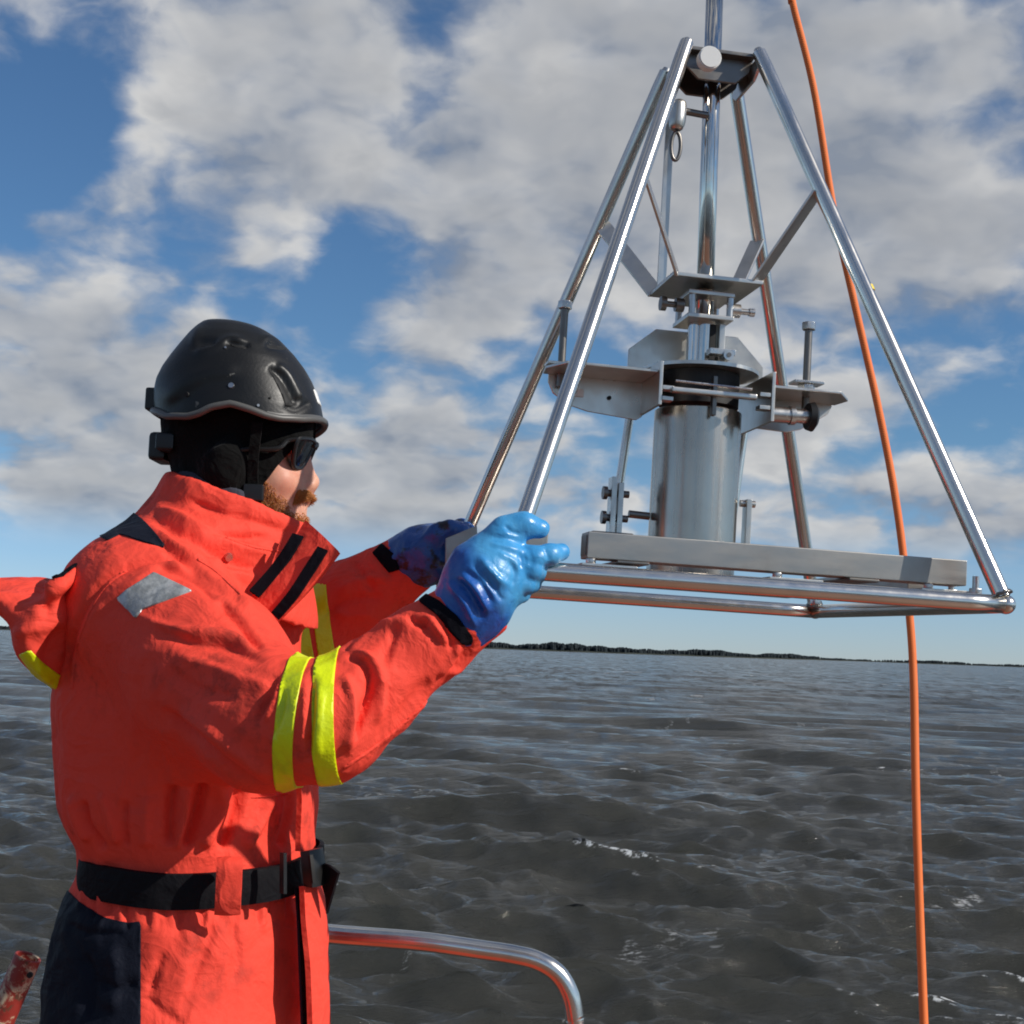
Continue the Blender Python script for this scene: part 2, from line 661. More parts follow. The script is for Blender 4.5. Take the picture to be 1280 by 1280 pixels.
m, t, b = mat('reflective_silver', (.42, .43, .42), .34, .35)
co = coords(t)
t.set(b, 'Base Color', t.mix(t.ramp(t.noise(co, 45, 4, .6), .35, .7), (.24, .25, .25, 1), (.50, .51, .50, 1)))
bump(t, b, t.noise(co, 55, 3, .6), .004, .6)
M['silver'] = m
m, t, b = mat('helmet_shell', (.008, .008, .008), .4, 0, .38)
co = coords(t)
t.set(b, 'Roughness', t.ramp(t.noise(co, 18, 5, .6), .3, .75, .38, .50))
sp = t.m('MULTIPLY', t.ramp(t.noise(co, 70, 3, .5), .70, .74), t.ramp(t.noise(co, 7, 2, .5), .5, .6))
t.set(b, 'Base Color', t.mix(sp, (.005, .005, .005, 1), (.10, .10, .09, 1)))
bump(t, b, t.noise(co, 260, 2, .5), .0006, .35)
M['helmet'] = m
M['black_plastic'] = mat('black_plastic', (.007, .007, .007), .4)[0]
M['rim'] = mat('grey_rim', (.085, .083, .078), .45)[0]
M['lens'] = mat('dark_lens', (.004, .004, .004), .06, 0, .6)[0]
M['dark_hole'] = mat('dark_recess', (.003, .003, .003), .7)[0]
m, t, b = mat('skin', (.60, .27, .18), .5, 0, .4)
co = coords(t)
t.set(b, 'Base Color', t.mix(t.ramp(t.noise(co, 26, 5, .6), .35, .7), (.66, .34, .23, 1), (.58, .24, .16, 1)))
t.set(b, 'Subsurface Weight', .18); t.set(b, 'Subsurface Radius', (.012, .005, .003)); t.set(b, 'Subsurface Scale', .6)
bump(t, b, t.noise(co, 420, 3, .6), .0006, .4)
M['skin'] = m
M['lip'] = mat('lips', (.46, .15, .12), .4)[0]
M['eye'] = mat('eyeball', (.55, .52, .48), .2)[0]
m, t, b = mat('ginger_hair', (.46, .17, .04), .45, 0, .4)
M['beard'] = m
m, t, b = mat('glove_rubber', (.02, .17, .55), .30, 0, .5)
co = coords(t)
hand_blend_ = t.n('ShaderNodeAttribute', attribute_name='hand_blend').outputs['Fac']  # colour runs from dark blue at the cuff to cyan at the hand
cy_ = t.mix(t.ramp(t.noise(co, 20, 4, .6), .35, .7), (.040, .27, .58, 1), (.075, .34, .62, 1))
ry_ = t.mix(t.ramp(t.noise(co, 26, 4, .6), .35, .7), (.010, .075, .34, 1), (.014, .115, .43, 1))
t.set(b, 'Base Color', t.mix(hand_blend_, ry_, cy_))
t.set(b, 'Roughness', t.ramp(t.noise(co, 40, 4, .6),   .3, .7, .26, .44))
bump(t, b, t.noise(co, 90, 3, .5, .8), .002, .5)
M['glove'] = m
m, t, b = mat('dark_glove', (.02, .17, .55), .30, 0, .5)  # far glove: darker blue than the near one, with blackish noise patches
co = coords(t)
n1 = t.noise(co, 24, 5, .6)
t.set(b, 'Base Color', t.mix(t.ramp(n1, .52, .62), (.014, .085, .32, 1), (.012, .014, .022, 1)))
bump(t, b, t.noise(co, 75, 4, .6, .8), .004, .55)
M['glove_dark'] = m
M['tube'] = steel('polished_tube', (.72, .68, .62), .15, .27, (1, 1, .2), 40)
M['pole'] = steel('polished_pole', (.70, .665, .61), .06, .14, (1, 1, .05), 60)
M['brushed'] = steel('brushed_plate', (.60, .575, .53), .26, .42, (1, 8, 1), 40, .12)
M['cyl'] = steel('brushed_cylinder', (.47, .43, .38), .20, .32, (1, 1, .04), 90, .10)
M['beam'] = steel('matt_beam', (.37, .355, .33), .36, .52, (.2, 1, 1), 60, .10)
M['bolt'] = steel('bolt_steel', (.55, .54, .52), .2, .4, (1, 1, 1), 60, .25)
M['darksteel'] = steel('stained_steel', (.20, .185, .17), .3, .5, (1, 1, 1), 40, .4)
M['rubber'] = mat('black_rubber', (.008, .008, .009), .55)[0]
M['whiteplastic'] = mat('white_plastic', (.72, .72, .70), .4)[0]
M['yellow_tape'] = mat('yellow_tape', (.75, .55, .02), .5)[0]
m, t, b = mat('orange_rope', (.80, .17, .035), .6, 0, .3)
co = coords(t)
wv = t.n('ShaderNodeTexWave', wave_type='BANDS', bands_direction='DIAGONAL', ins={'Vector': co, 'Scale': 90, 'Distortion': .4})
t.set(b, 'Base Color', t.mix(wv.outputs[1], (.74, .16, .03, 1), (.84, .20, .045, 1)))
bump(t, b, wv.outputs[1], .0015, .35)
M['rope'] = m
m, t, b = mat('red_deck', (.30, .055, .025), .55)
co = coords(t)
n1 = t.noise(co, 3, 6, .65)
t.set(b, 'Base Color', t.mix(t.ramp(n1, .4, .7), (.20, .082, .040, 1), (.13, .085, .055, 1)))
bump(t, b, t.noise(co, 60, 4), .004, .5)
M['deck'] = m
m, t, b = mat('hull_paint', (.25, .05, .03), .4); M['hull'] = m
m, t, b = mat('flaking_paint', (.33, .03, .02), .5)
co = coords(t)
n1 = t.noise(co, 26, 6, .65, .6)
base = t.mix(t.ramp(n1, .49, .60), (.24, .022, .015, 1), (.50, .40, .27, 1))
base = t.mix(t.ramp(t.noise(co, 45, 5, .7), .56, .64), base, (.10, .045, .025, 1))
t.set(b, 'Base Color', base)
bump(t, b, n1, .002, .6)
M['flaking'] = m

# ------------------------------------------------------------------ setting: water, shore, forest, deck
def build_water():
    h = CAM_H - WATER_Z
    f1 = 1422.0
    rad = [1.2, 2.5, 4.0, 5.2, 6.0]
    r = 6.6
    while r < 560:
        rad.append(r)
        r += min(r * r / (f1 * h) * .85, r * .0085)
    while r < 30000:
        rad.append(r); r *= 1.06
    rad = np.array(rad)
    az = np.radians(np.concatenate([np.linspace(-23.5, 23.5, 820), np.linspace(23.5, 336.5, 180)[1:-1]]))
    na, nr = len(az), len(rad)
    A, Rr = np.meshgrid(az, rad)
    X = (Rr * np.sin(A)).ravel(); Y = (Rr * np.cos(A)).ravel()
    sp_r = np.gradient(rad)
    spc = np.maximum(sp_r[:, None], rad[:, None] * np.gradient(az)[None].clip(0.0005)).ravel()
    Z = np.zeros_like(X); dX = np.zeros_like(X); dY = np.zeros_like(X); J = np.zeros_like(X)
    lam = np.exp(np.linspace(math.log(.16), math.log(9.0), 110))
    # gusts: slow variation of the roughness over the surface
    gust = 1 + .30 * fbm(np.stack([X * .11, Y * .06, 0 * X], 1), 3)
    for L in lam:
        k = 2 * math.pi / L
        pk = 2.0
        a = .0094 * L * math.exp(-.5 * (L / pk / 1.2) ** 2) + .0020 * L * math.exp(-.5 * ((L - 5.5) / 2.2) ** 2)
        if L < 1.2: a *= 1.3
        th = math.radians(254) + rng.normal() * (.26 if L > 1.2 else .48)
        c, s = math.cos(th), math.sin(th)
        ph = rng.uniform(0, 6.283)
        att = np.clip((L / spc - 2.2) / 2.5, 0, 1)
        m = att > 0
        q = k * (c * X[m] + s * Y[m]) + ph + .7 * gust[m]
        aa = a * att[m] * gust[m]
        Z[m] += aa * np.cos(q)
        sn = np.sin(q)
        dX[m] -= .8 * aa * c * sn; dY[m] -= .8 * aa * s * sn
        J[m] += .85 * aa * k * np.cos(q)
    crest = J
    ca_, sa_ = math.cos(.62), math.sin(.62)
    n1 = fbm(np.stack([(X * ca_ + Y * sa_) * .10, (-X * sa_ + Y * ca_) * .75, 0 * X + 3], 1), 3)
    n2 = fbm(np.stack([X * 3.1, Y * 1.6, 0 * X + 8], 1), 3)
    th0 = np.quantile(crest[(Y > 7) & (Y < 40) & (np.abs(X) < .42 * Y)], .91)
    foam = np.clip((crest - th0) / (.8 * abs(th0)), 0, 1) * np.clip((n1 - .12) * 3.0, 0, 1) * np.clip(.05 + 2.6 * n2, 0, 1)
    n3 = fbm(np.stack([(X * ca_ + Y * sa_) * .07, (-X * sa_ + Y * ca_) * 1.1, 0 * X + 31], 1), 3)
    foam = foam * .8 + .30 * np.clip((n3 - .60) * 6, 0, 1) * np.clip(2.4 * n2 - .1, 0, 1)
    far = np.clip((Rr.ravel() - 15) / 90, 0, 1)
    V = np.stack([X + dX, Y + dY, WATER_Z + Z], 1)
    i = np.arange(nr - 1)[:, None] * na; j = np.arange(na)[None]
    jn = (j + 1) % na
    Q = np.stack([i + j, i + jn, i + na + jn, i + na + j], -1).reshape(-1, 4)
    Q = Q[:, ::-1]
    m, t, b = mat('sea_water', (.03, .03, .024), .09, 0, .5); t.set(b, 'Specular Tint', (1.0, .93, .84, 1))
    b.inputs['IOR'].default_value = 1.33
    # turbid water: light comes back out of the body of the water, blurred over the small waves
    b.subsurface_method = 'BURLEY'
    t.set(b, 'Subsurface Weight', 1.0); t.set(b, 'Subsurface Radius', (1.0, 1.0, .9)); t.set(b, 'Subsurface Scale', .6)
    co = coords(t)
    fo = t.n('ShaderNodeAttribute', attribute_name='foam').outputs['Fac']
    mp = t.n('ShaderNodeMapping', ins={0: co, 2: (0, 0, .22), 3: (.45, 1.5, 1)}).outputs[0]
    r1 = t.noise(mp, 5.0, 6, .62, .4)
    r2 = t.noise(mp, .55, 6, .6, .3)
    r3 = t.noise(mp, 22.0, 4, .6, .5)
    hgt = t.m('ADD', t.m('ADD', t.m('MULTIPLY', r1, .12), t.m('MULTIPLY', r2, .16)), t.m('MULTIPLY', r3, .022))
    bp = bump(t, b, hgt, 1.0, .75)
    # the slopes of waves too small for the mesh, as a spread of normals
    fa = t.n('ShaderNodeAttribute', attribute_name='far').outputs['Fac']
    nz = t.n('ShaderNodeTexNoise', noise_dimensions='3D', ins={'Vector': t.n('ShaderNodeMapping', ins={0: co, 2: (0, 0, .15), 3: (1.5, 4.2, 1)}).outputs[0], 'Scale': 1.0, 'Detail': 6, 'Roughness': .72})
    sl = t.vm('MULTIPLY', t.vm('SUBTRACT', nz.outputs['Color'], (.5, .5, .5)), (1.0, 1.3, 0))
    sl = t.vm('SCALE', sl); t.set(sl.node, 'Scale', t.m('MULTIPLY_ADD', t.n('ShaderNodeAttribute', attribute_name='mid').outputs['Fac'], .50, .05))
    nz2 = t.n('ShaderNodeTexNoise', noise_dimensions='3D', ins={'Vector': t.n('ShaderNodeMapping', ins={0: co, 3: (.85, .15, 1)}).outputs[0], 'Scale': 1.0, 'Detail': 7, 'Roughness': .66})
    s2 = t.vm('MULTIPLY', t.vm('SUBTRACT', nz2.outputs['Color'], (.5, .5, .5)), (.8, 2.2, 0))
    s2 = t.vm('SCALE', s2); t.set(s2.node, 'Scale', t.m('MULTIPLY', t.n('ShaderNodeAttribute', attribute_name='mid').outputs['Fac'], t.m('MULTIPLY_ADD', fa, .75, .45)))
    t.set(b, 'Normal', t.vm('NORMALIZE', t.vm('ADD', t.vm('ADD', bp.outputs[0], sl), s2)))
    fm = t.ramp(t.m('MULTIPLY', fo, t.ramp(t.noise(t.n('ShaderNodeMapping', ins={0: co, 2: (0, 0, .5), 3: (.8, 2.0, 1)}).outputs[0], 9, 7, .75), .44, .60)), .10, .5)
    # far whitecaps, too small for the mesh
    fw = t.noise(t.n('ShaderNodeMapping', ins={0: co, 3: (.16, .07, 1)}).outputs[0], 1.6, 6, .62)
    ff = t.n('ShaderNodeAttribute', attribute_name='far').outputs['Fac']
    t.set(b, 'Specular IOR Level', t.ramp(ff, 0, 1, .5, .24))
    fm2 = t.m('MULTIPLY', t.ramp(fw, .645, .70), t.m('MULTIPLY', ff, .55))
    fm = t.m('MAXIMUM', fm, fm2)
    wc = t.mix(t.ramp(t.noise(co, .25, 4, .6), .35, .7), (.038, .038, .033, 1), (.053, .052, .045, 1))
    t.set(b, 'Base Color', t.mix(fm, wc, (.50, .51, .51, 1)))
    t.set(b, 'Roughness', t.m('MULTIPLY_ADD', fm, .5, t.ramp(ff, 0, 1, .07, .18)))
    o = mesh_obj('sea', V, Q, m, attrs={'foam': foam, 'far': far, 'mid': np.clip((Rr.ravel() - 9) / 35, 0, 1)})
    tag(o, 'dark choppy grey sea with small whitecaps', kind='structure')


build_water()


def build_shore():
    # distance and treetop height (metres) of the far shore along the picture
    xs = np.array([-500, -200, 0, 80, 300, 450, 600, 720, 800, 860, 900, 960, 1010, 1060, 1100, 1150, 1280, 1500, 1900])
    ds = np.array([2600, 2400, 2100, 2000, 1700, 1550, 1450, 1450, 1500, 1600, 1700, 1900, 2300, 2900, 3300, 3300, 3900, 4300, 4800])
    hs = np.array([8, 8, 7, 8, 10, 11, 11.5, 12, 12.5, 12, 11, 11.5, 11, 10, 10, 12, 10, 9, 9])
    m, t, b = mat('far_forest', (.022, .034, .030), .9, 0, .1)
    co = coords(t)
    t.set(b, 'Base Color', t.mix(t.ramp(t.noise(co, .02, 3), .35, .65), (.022, .029, .033, 1), (.028, .034, .037, 1)))
    MF = m
    # land strip
    V = []; F = []
    px = np.linspace(-500, 1900, 160)
    for i, x in enumerate(px):
        d = np.interp(x, xs, ds)
        az = math.atan2(x - 640, FPX)
        for rr, z in ((d - 25, WATER_Z - .6), (d - 8, WATER_Z + .9), (d + 80, WATER_Z + 2.2), (d + 400, WATER_Z + 2.5)):
            V.append((rr * math.sin(az), rr * math.cos(az), z + .4 * math.sin(i * 1.7)))
        if i:
            for k in range(3):
                a = (i - 1) * 4 + k
                F.append((a, a + 4, a + 5, a + 1))
    m2, t, b = mat('shore_land', (.045, .050, .040), .95, 0, .1)
    o = mesh_obj('far_shore', V, F, m2)
    tag(o, 'low land of the far shore under the forest', kind='structure')
    V = []; F = []
    rg = random.Random(3)
    for _ in range(11000):
        x = rg.uniform(-500, 1900)
        d = np.interp(x, xs, ds)
        if 1080 < x < 1125 and rg.random() < .6: continue
        if x > 1030 and rg.random() < .35: continue
        az = math.atan2(x - 640, FPX)
        rr = d + rg.uniform(0, 110)
        cl = .86 + .22 * math.sin(x * .045 + 1.3 * math.sin(x * .02)) + .08 * math.sin(x * .21)
        h = np.interp(x, xs, hs) * .60 * cl * rg.uniform(.84, 1.08)
        bx, by = rr * math.sin(az), rr * math.cos(az)
        bz = WATER_Z + 1.0
        w0 = h * rg.uniform(.22, .36)
        n = 5
        rot = rg.random() * 6
        kind = rg.random()
        tiers = ((.08, 1.0), (.45, .72), (.45, .80), (.75, .42), (1.0, .03)) if kind < .7 else ((.1, .5), (.35, 1.1), (.65, 1.15), (.88, .7), (1.0, .12))
        b0 = len(V)
        for zz, ww in tiers:
            for k in range(n):
                a = rot + 6.283 * k / n
                q = w0 * ww * rg.uniform(.75, 1.25)
                V.append((bx + q * math.cos(a), by + q * math.sin(a), bz + h * zz))
        for i in range(len(tiers) - 1):
            for k in range(n):
                l = (k + 1) % n
                F.append((b0 + i * n + k, b0 + i * n + l, b0 + (i + 1) * n + l, b0 + (i + 1) * n + k))
    o = mesh_obj('distant_forest', np.array(V), np.array(F, int), MF, smooth=False)
    tag(o, 'dark line of forest along the far shore', kind='stuff')


build_shore()

# the working deck the man stands on (below the frame; the steel mirrors it)
mb = MB()
mb.box((-5, -4.0, -.06), (3.2, 3.15, 0), bev=.01)
mb.box((-5, 3.05, 0.002), (3.2, 3.15, .07), bev=.01)
o = mb.obj('deck', M['deck']); tag(o, 'worn red painted steel deck of the work boat', kind='structure')
m, t, b = mat('reflector_red', (.42, .045, .018), .5)  # added strip, out of view, that gives the steel its red reflections
co = coords(t)
t.set(b, 'Base Color', t.mix(t.ramp(t.noise(co, 5, 6, .65), .5, .7), (.46, .050, .018, 1), (.26, .06, .03, 1)))
mb = MB(); mb.box((-4.95, 2.30, .0005), (3.15, 3.045, .004))
o = mb.obj('red_reflector_strip', m); tag(o, 'unseen red strip added on the deck to redden the rail reflections', kind='structure')
mb = MB()
mb.box((-4.9, -3.9, -2.0), (3.1, 3.06, -.062))
o = mb.obj('hull', M['hull']); tag(o, 'red hull side of the work boat', kind='structure')

# ------------------------------------------------------------------ guard rail, post, rope
RY = 2.85
rail = empty('guard_rail', tuple(W(713, 1270, RY) * [1, 1, 0]))
tag(rail, 'polished steel tube guard rail with rounded end beside the man', 'rail')
p_end = W(719, 1290, RY)
path = [W(100, 1135, RY + .05), W(300, 1149, RY + .03), W(400, 1166, RY + .01), W(520, 1176, RY), W(600, 1187, RY), W(640, 1193, RY), W(672, 1201, RY), W(697, 1217, RY), W(712, 1242, RY), W(718, 1270, RY),
        (p_end[0], RY, p_end[2]), (p_end[0] + .004, RY, .45), (p_end[0] + .006, RY, .004)]
P = spline(path, 8)
V, F = tube(P, .0185, 24)
mesh_obj('rail_tube', V, F, M['tube'], rail)
mb = MB(); bp = np.array([p_end[0] + .006, RY, 0.0])
mb.cyl(bp + [0, 0, .003], bp + [0, 0, .012], .05)
mb.obj('base_flange', M['bolt'], rail, local=False)

PY = 2.62
ptop = W(35, 1196, PY); pdir = np.array([-.36, 0, -1.0]); pdir /= np.linalg.norm(pdir)
pbot = ptop + pdir * (ptop[2] / -pdir[2] - .004)
post = empty('rail_post', tuple(pbot))
tag(post, 'leaning rusty red pipe post with open end behind the man', 'post')
mb = MB()
n = 28
for a, bq, ra, rb in ():
    pass
ax = pdir; e1 = np.cross(ax, [0, 1, 0]); e1 /= np.linalg.norm(e1); e2 = np.cross(ax, e1)
rings = [(pbot, .024), (ptop, .024), (ptop - ax * .0015, .0225), (ptop, .0195), (ptop + ax * .09, .0195)]
V = []; F = []
for c_, r_ in rings:
    for k in range(n):
        a = 6.2832 * k / n
        V.append(c_ + r_ * (math.cos(a) * e1 + math.sin(a) * e2))
for i in range(len(rings) - 1):
    for k in range(n):
        l = (k + 1) % n
        F.append((i * n + k, i * n + l, (i + 1) * n + l, (i + 1) * n + k))
F.append(tuple((len(rings) - 1) * n + k for k in range(n)))
po = mesh_obj('pipe', V, F, M['flaking'], post); sharp(po, 40)
hc = W(37, 1219, PY - .024)
mb = MB(); mb.cyl(hc + [0, -.0012, 0], hc + [0, .004, 0], .0052, 16)
mb.obj('pin_hole', M['dark_hole'], post, local=False)

rope_pts = [W(a_, b_, 3.95 - .65 * (b_ + 40) / 1320) for a_, b_ in ((986, -40), (990, 0), (1017, 110), (1042, 262), (1066, 370), (1100, 520), (1122, 640), (1136, 760), (1142, 850), (1145, 1000), (1150, 1150), (1155, 1280))]
dn = rope_pts[-1] - rope_pts[-2]
rope_pts = [rope_pts[0] + (rope_pts[0] - rope_pts[1]) * 12] + rope_pts + [rope_pts[-1] + dn * k for k in (1, 3, 6)]
P = spline(rope_pts, 10)
V, F = tube(P, .0100, 12)
o = mesh_obj('rope', V, F, M['rope'])
tag(o, 'orange rope hanging down to the water behind the steel frame', 'rope')

# ------------------------------------------------------------------ the sediment corer in its pyramid frame
CROT, CTILT = .1646, .0257
cor = empty('sediment_corer', (.2555, 2.023, CAM_H + .085))
cor.rotation_mode = 'QUATERNION'
cor.rotation_quaternion = (Matrix.Rotation(CTILT, 3, 'Y') @ Matrix.Rotation(CROT, 3, 'Z')).to_quaternion()
tag(cor, 'stainless steel box corer hanging in a pyramid tube frame', 'corer')
Rl = np.array(Matrix.Rotation(CTILT, 3, 'Y') @ Matrix.Rotation(CROT, 3, 'Z'))


def CW(p): return np.array([.2555, 2.023, CAM_H + .085]) + Rl @ np.array(p, float)


S = .3138
HT = .772
TX, TY, ts = -.0066, .0012, .058
base = [(-S, -S, 0), (S, -S, 0), (S, S, 0), (-S, S, 0)]
top = [(TX - ts, TY - ts, HT), (TX + ts, TY - ts, HT), (TX + ts, TY + ts, HT), (TX - ts, TY + ts, HT)]
base = [np.array(p) for p in base]; top = [np.array(p) for p in top]
# base tubes
for i in range(4):
    a, b = base[i], base[(i + 1) % 4]
    mb = MB()
    d = (b - a) / np.linalg.norm(b - a)
    V, F = tube([a, a + d * .05, (a + b) / 2, b - d * .05, b], .0110, 24)
    mesh_obj('base_tube', V, F, M['tube'], cor, local=True)
for i in range(4):
    bm = bmesh.new()
    bmesh.ops.create_uvsphere(bm, u_segments=20, v_segments=12, radius=.0122)
    mb = MB(); mb.bm(bm, lambda v, c=base[i]: np.array(v) + c)
    mb.obj('corner_joint', M['tube'], cor)


def leg_at(i, t): return base[i] + (top[i] - base[i]) * t


for i in range(4):
    V, F = tube([leg_at(i, 0.012), leg_at(i, .5), leg_at(i, .985), leg_at(i, 1.015)], [.0106, .0106, .0106, .0098], 24)
    lo_ = mesh_obj('leg', V, F, M['tube'], cor, local=True)
    sharp(lo_, 50)
    mb = MB(); mb.cyl(leg_at(i, 1.012), leg_at(i, 1.022), .0085, 16, .0055)
    mb.obj('end_cap', M['bolt'], lo_)
for i in range(4):
    c_ = leg_at(i, .0155); dr_ = (top[i] - base[i]) / np.linalg.norm(top[i] - base[i])
    a1 = np.cross(dr_, [0, 1, 0]); a1 /= np.linalg.norm(a1); a2 = np.cross(dr_, a1)
    ring_ = [c_ + (.0115 + .0008 * math.sin(9 * k)) * (math.cos(k * .2618) * a1 + math.sin(k * .2618) * a2) + dr_ * .0012 * math.sin(k * 2.3) for k in range(24)]
    V, F = tube(ring_, .0022, 6, True)
    mesh_obj('weld_bead', V, F, M['darksteel'], cor, local=True)
# yellow mark on the right leg
mb = MB(); q = leg_at(1, .540)
d = (top[1] - base[1]); d /= np.linalg.norm(d)
mb.tube([q - d * .004, q + d * .004], .0085, 20)
mb.V = [tuple(np.array(v) + np.array([.0036, -.0006, .001])) for v in mb.V]
mb.obj('tape_mark', M['yellow_tape'], cor)

# top plate: bent side cheeks joining pairs of legs, and the pivot bolt
mb = MB()
for s in (-1, 1):
    poly = [(-ts + .004, .01), (ts - .004, .01), (ts - .010, -.012), (ts - .030, -.030), (-ts + .030, -.030), (-ts + .010, -.012)]
    mb.prism(poly, (TX, TY + s * .030, HT + .0), (1, 0, 0), (0, 0, 1), (0, 1, 0), .005, .0012)
mb.box((TX - ts + .006, TY - ts + .010, HT + .006), (TX + ts - .006, TY + ts - .010, HT + .0115), bev=.001)
mb.obj('top_plate', M['darksteel'], cor)
mb = MB()
for s in (-1, 1):
    poly = [(-ts, .008), (ts, .008), (ts + .002, -.010), (ts - .02, -.022), (-ts + .02, -.022), (-ts - .002, -.010)]
    mb = MB(); mb.prism(poly, (TX + s * (ts - .004), TY, HT - .004), (0, 1, 0), (0, 0, 1), (1, 0, 0), .005, .0012)
    mb.obj('top_cheek', M['brushed'], cor)
pv = np.array([-.031, -.075, .757])
mb = MB(); mb.cyl(pv, pv + [0, .014, 0], .0165, 28); mb.cyl(pv + [0, -.002, 0], pv + [0, 0, 0], .0150, 28)
mb.obj('pivot_pin', M['whiteplastic'], cor)
mb = MB(); mb.cyl((-.06, -.012, .700), (-.012, -.012, .697), .0052, 14); mb.obj('cross_pin', M['darksteel'], cor)

# lifting shaft
sx0 = np.array([-.010, 0, 1.02]); sx1 = np.array([.004, 0, .30])
V, F = tube([sx1, (sx0 + sx1) / 2, sx0], .0128, 28)
mesh_obj('lifting_shaft', V, F, M['pole'], cor, local=True)
mb = MB(); mb.box((-.066, .018, .446), (-.053, .021, .705), bev=.0006); mb.obj('guide_bar', M['brushed'], cor)

# shackle and float hanging behind the near left leg
mb = MB()
V, F = tube(spline([(-.058, -.015, .712), (-.058, -.016, .690), (-.060, -.016, .668)], 6), [.008, .011, .012, .0125, .0125, .0125, .0125, .0125, .0125, .012, .011, .010, .007], 18)
mb.add(V, F); mb.obj('swivel', M['brushed'], cor)
th = np.linspace(0, 6.2832, 25)[:-1]
V, F = tube([(-.0585 + .0070 * math.sin(a), -.016, .644 + .021 * math.cos(a)) for a in th], .0028, 10, True)
mesh_obj('shackle', V, F, M['darksteel'], cor, local=True)

# square plate hung in four flat straps
PZ = .443
mb = MB(); mb.box((-.066, -.066, PZ - .003), (.066, .066, PZ + .003), bev=.001); mb.obj('guide_plate', M['brushed'], cor)


def strap(a, b, wdir, wid, th_, name='strap', m_='brushed'):
    a = np.array(a, float); b = np.array(b, float)
    X = b - a; L = np.linalg.norm(X); X /= L
    Y = np.array(wdir, float); Y -= X * (X @ Y); Y /= np.linalg.norm(Y)
    Z = np.cross(X, Y)
    mb = MB(); mb.prism([(0, -wid / 2), (L, -wid / 2), (L, wid / 2), (0, wid / 2)], a, X, Y, Z, th_, .0006)
    return mb.obj(name, M[m_], cor)


for i, t_ in ((0, .73), (1, .735), (2, .735), (3, .73)):
    cx, cy = (-1, -1) if i == 0 else (1, -1) if i == 1 else (1, 1) if i == 2 else (-1, 1)
    a = np.array([cx * .058, cy * .058, PZ + .002])
    b = leg_at(i, t_)
    tang = np.array([(.45, .85, 0.0), (1, 1, 0), (-1, 1, 0), (1, -.2, .35)][i])
    strap(a, b - (b - a) / np.linalg.norm(b - a) * .006, tang, .024, .004)

# swivel clamp under the plate
mb = MB()
mb.box((-.034, -.040, .424), (.034, .040, .4305), bev=.0012)
mb.box((-.034, -.040, .390), (.034, .040, .3965), bev=.0012)
mb.obj('clamp_plate', M['brushed'], cor)
for x_, y_ in ((-.027, -.034), (.029, -.034), (-.027, .034), (.029, .034)):
    mb = MB(); mb.cyl((x_, y_, .3966), (x_, y_, .4239), .0048, 14); mb.obj('clamp_post', M['bolt'], cor)
for s in (-1, 1):
    mb = MB()
    x0 = s * .036
    mb.cyl((x0, -.02, .410), (x0 + s * .012, -.02, .410), .010, 16); mb.cyl((x0 + s * .012, -.02, .410), (x0 + s * .026, -.02, .410), .0045, 12)
    mb.cyl((x0 + s * .026, -.02, .410), (x0 + s * .034, -.02, .410), .0105 if s < 0 else .006, 16)
    mb.obj('clamp_knob', M['darksteel' if s < 0 else 'bolt'], cor)
# slotted sleeve
mb = MB(); mb.cyl((.002, 0, .318), (.002, 0, .390), .0235, 32); mb.obj('sleeve', M['pole'], cor)
mb = MB(); mb.box((.004, -.0245, .320), (.013, -.0215, .386), bev=.0008); mb.obj('sleeve_slot', M['dark_hole'], cor)
mb = MB(); mb.box((.018, -.026, .320), (.027, -.012, .388), bev=.001); mb.obj('keeper_bar', M['brushed'], cor)
mb = MB(); mb.box((-.002, -.050, .338), (.036, -.032, .3465), bev=.001); mb.cyl((.024, -.056, .337), (.024, -.034, .337), .0075, 16); mb.obj('latch_clip', M['bolt'], cor)
mb = MB(); mb.cyl((.024, -.0575, .337), (.024, -.0555, .337), .0034, 10); mb.obj('latch_screw', M['darksteel'], cor)

# eight-sided back plates
mb = MB()
def zq(z): return z
mb.prism([(-.092, .300), (-.092, .358), (-.052, .392), (.074, .392), (.116, .350), (.116, .300)], (0, .065, 0), (1, 0, 0), (0, 0, 1), (0, 1, 0), .005, .0008)
mb.obj('back_plate', M['brushed'], cor)
# round head plate and side plates of the head box
mb = MB()
mb.cyl((.0, .0, .3155), (.0, .0, .3205), .084, 56)
mb.obj('head_disc', M['brushed'], cor)
for s, x_ in ((-1, -.080), (1, .082)):
    mb = MB()
    mb.box((x_ - .0025, -.085, .243 if s > 0 else .252), (x_ + .0025, .06, .313), bev=.0008)
    so = mb.obj('side_plate', M['brushed'], cor)
    for z_ in ((.262, .280) if s > 0 else (.262, .277)):
        m2 = MB(); x2 = x_ - s * .003
        m2.box((min(x2, x2 - s * .016), -.084, z_ - .003), (max(x2, x2 - s * .016), -.066, z_ + .003), bev=.0008); m2.obj('guide_tab', M['brushed'], so)
mb = MB(); mb.cyl((0, 0, .268), (0, 0, .3152), .057, 40); mb.obj('piston_seal', M['rubber'], cor)
mb = MB(); mb.box((-.066, -.094, .2700), (.056, -.082, .2775), bev=.002); mb.obj('handle_bar', M['brushed'], cor)
mb = MB(); mb.cyl((-.058, -.080, .288), (.052, -.080, .286), .002, 8); mb.obj('trip_wire', M['bolt'], cor)
mb = MB(); mb.box((-.004, -.081, .245), (.002, -.069, .300), bev=.001); mb.obj('trip_lever', M['darksteel'], cor)

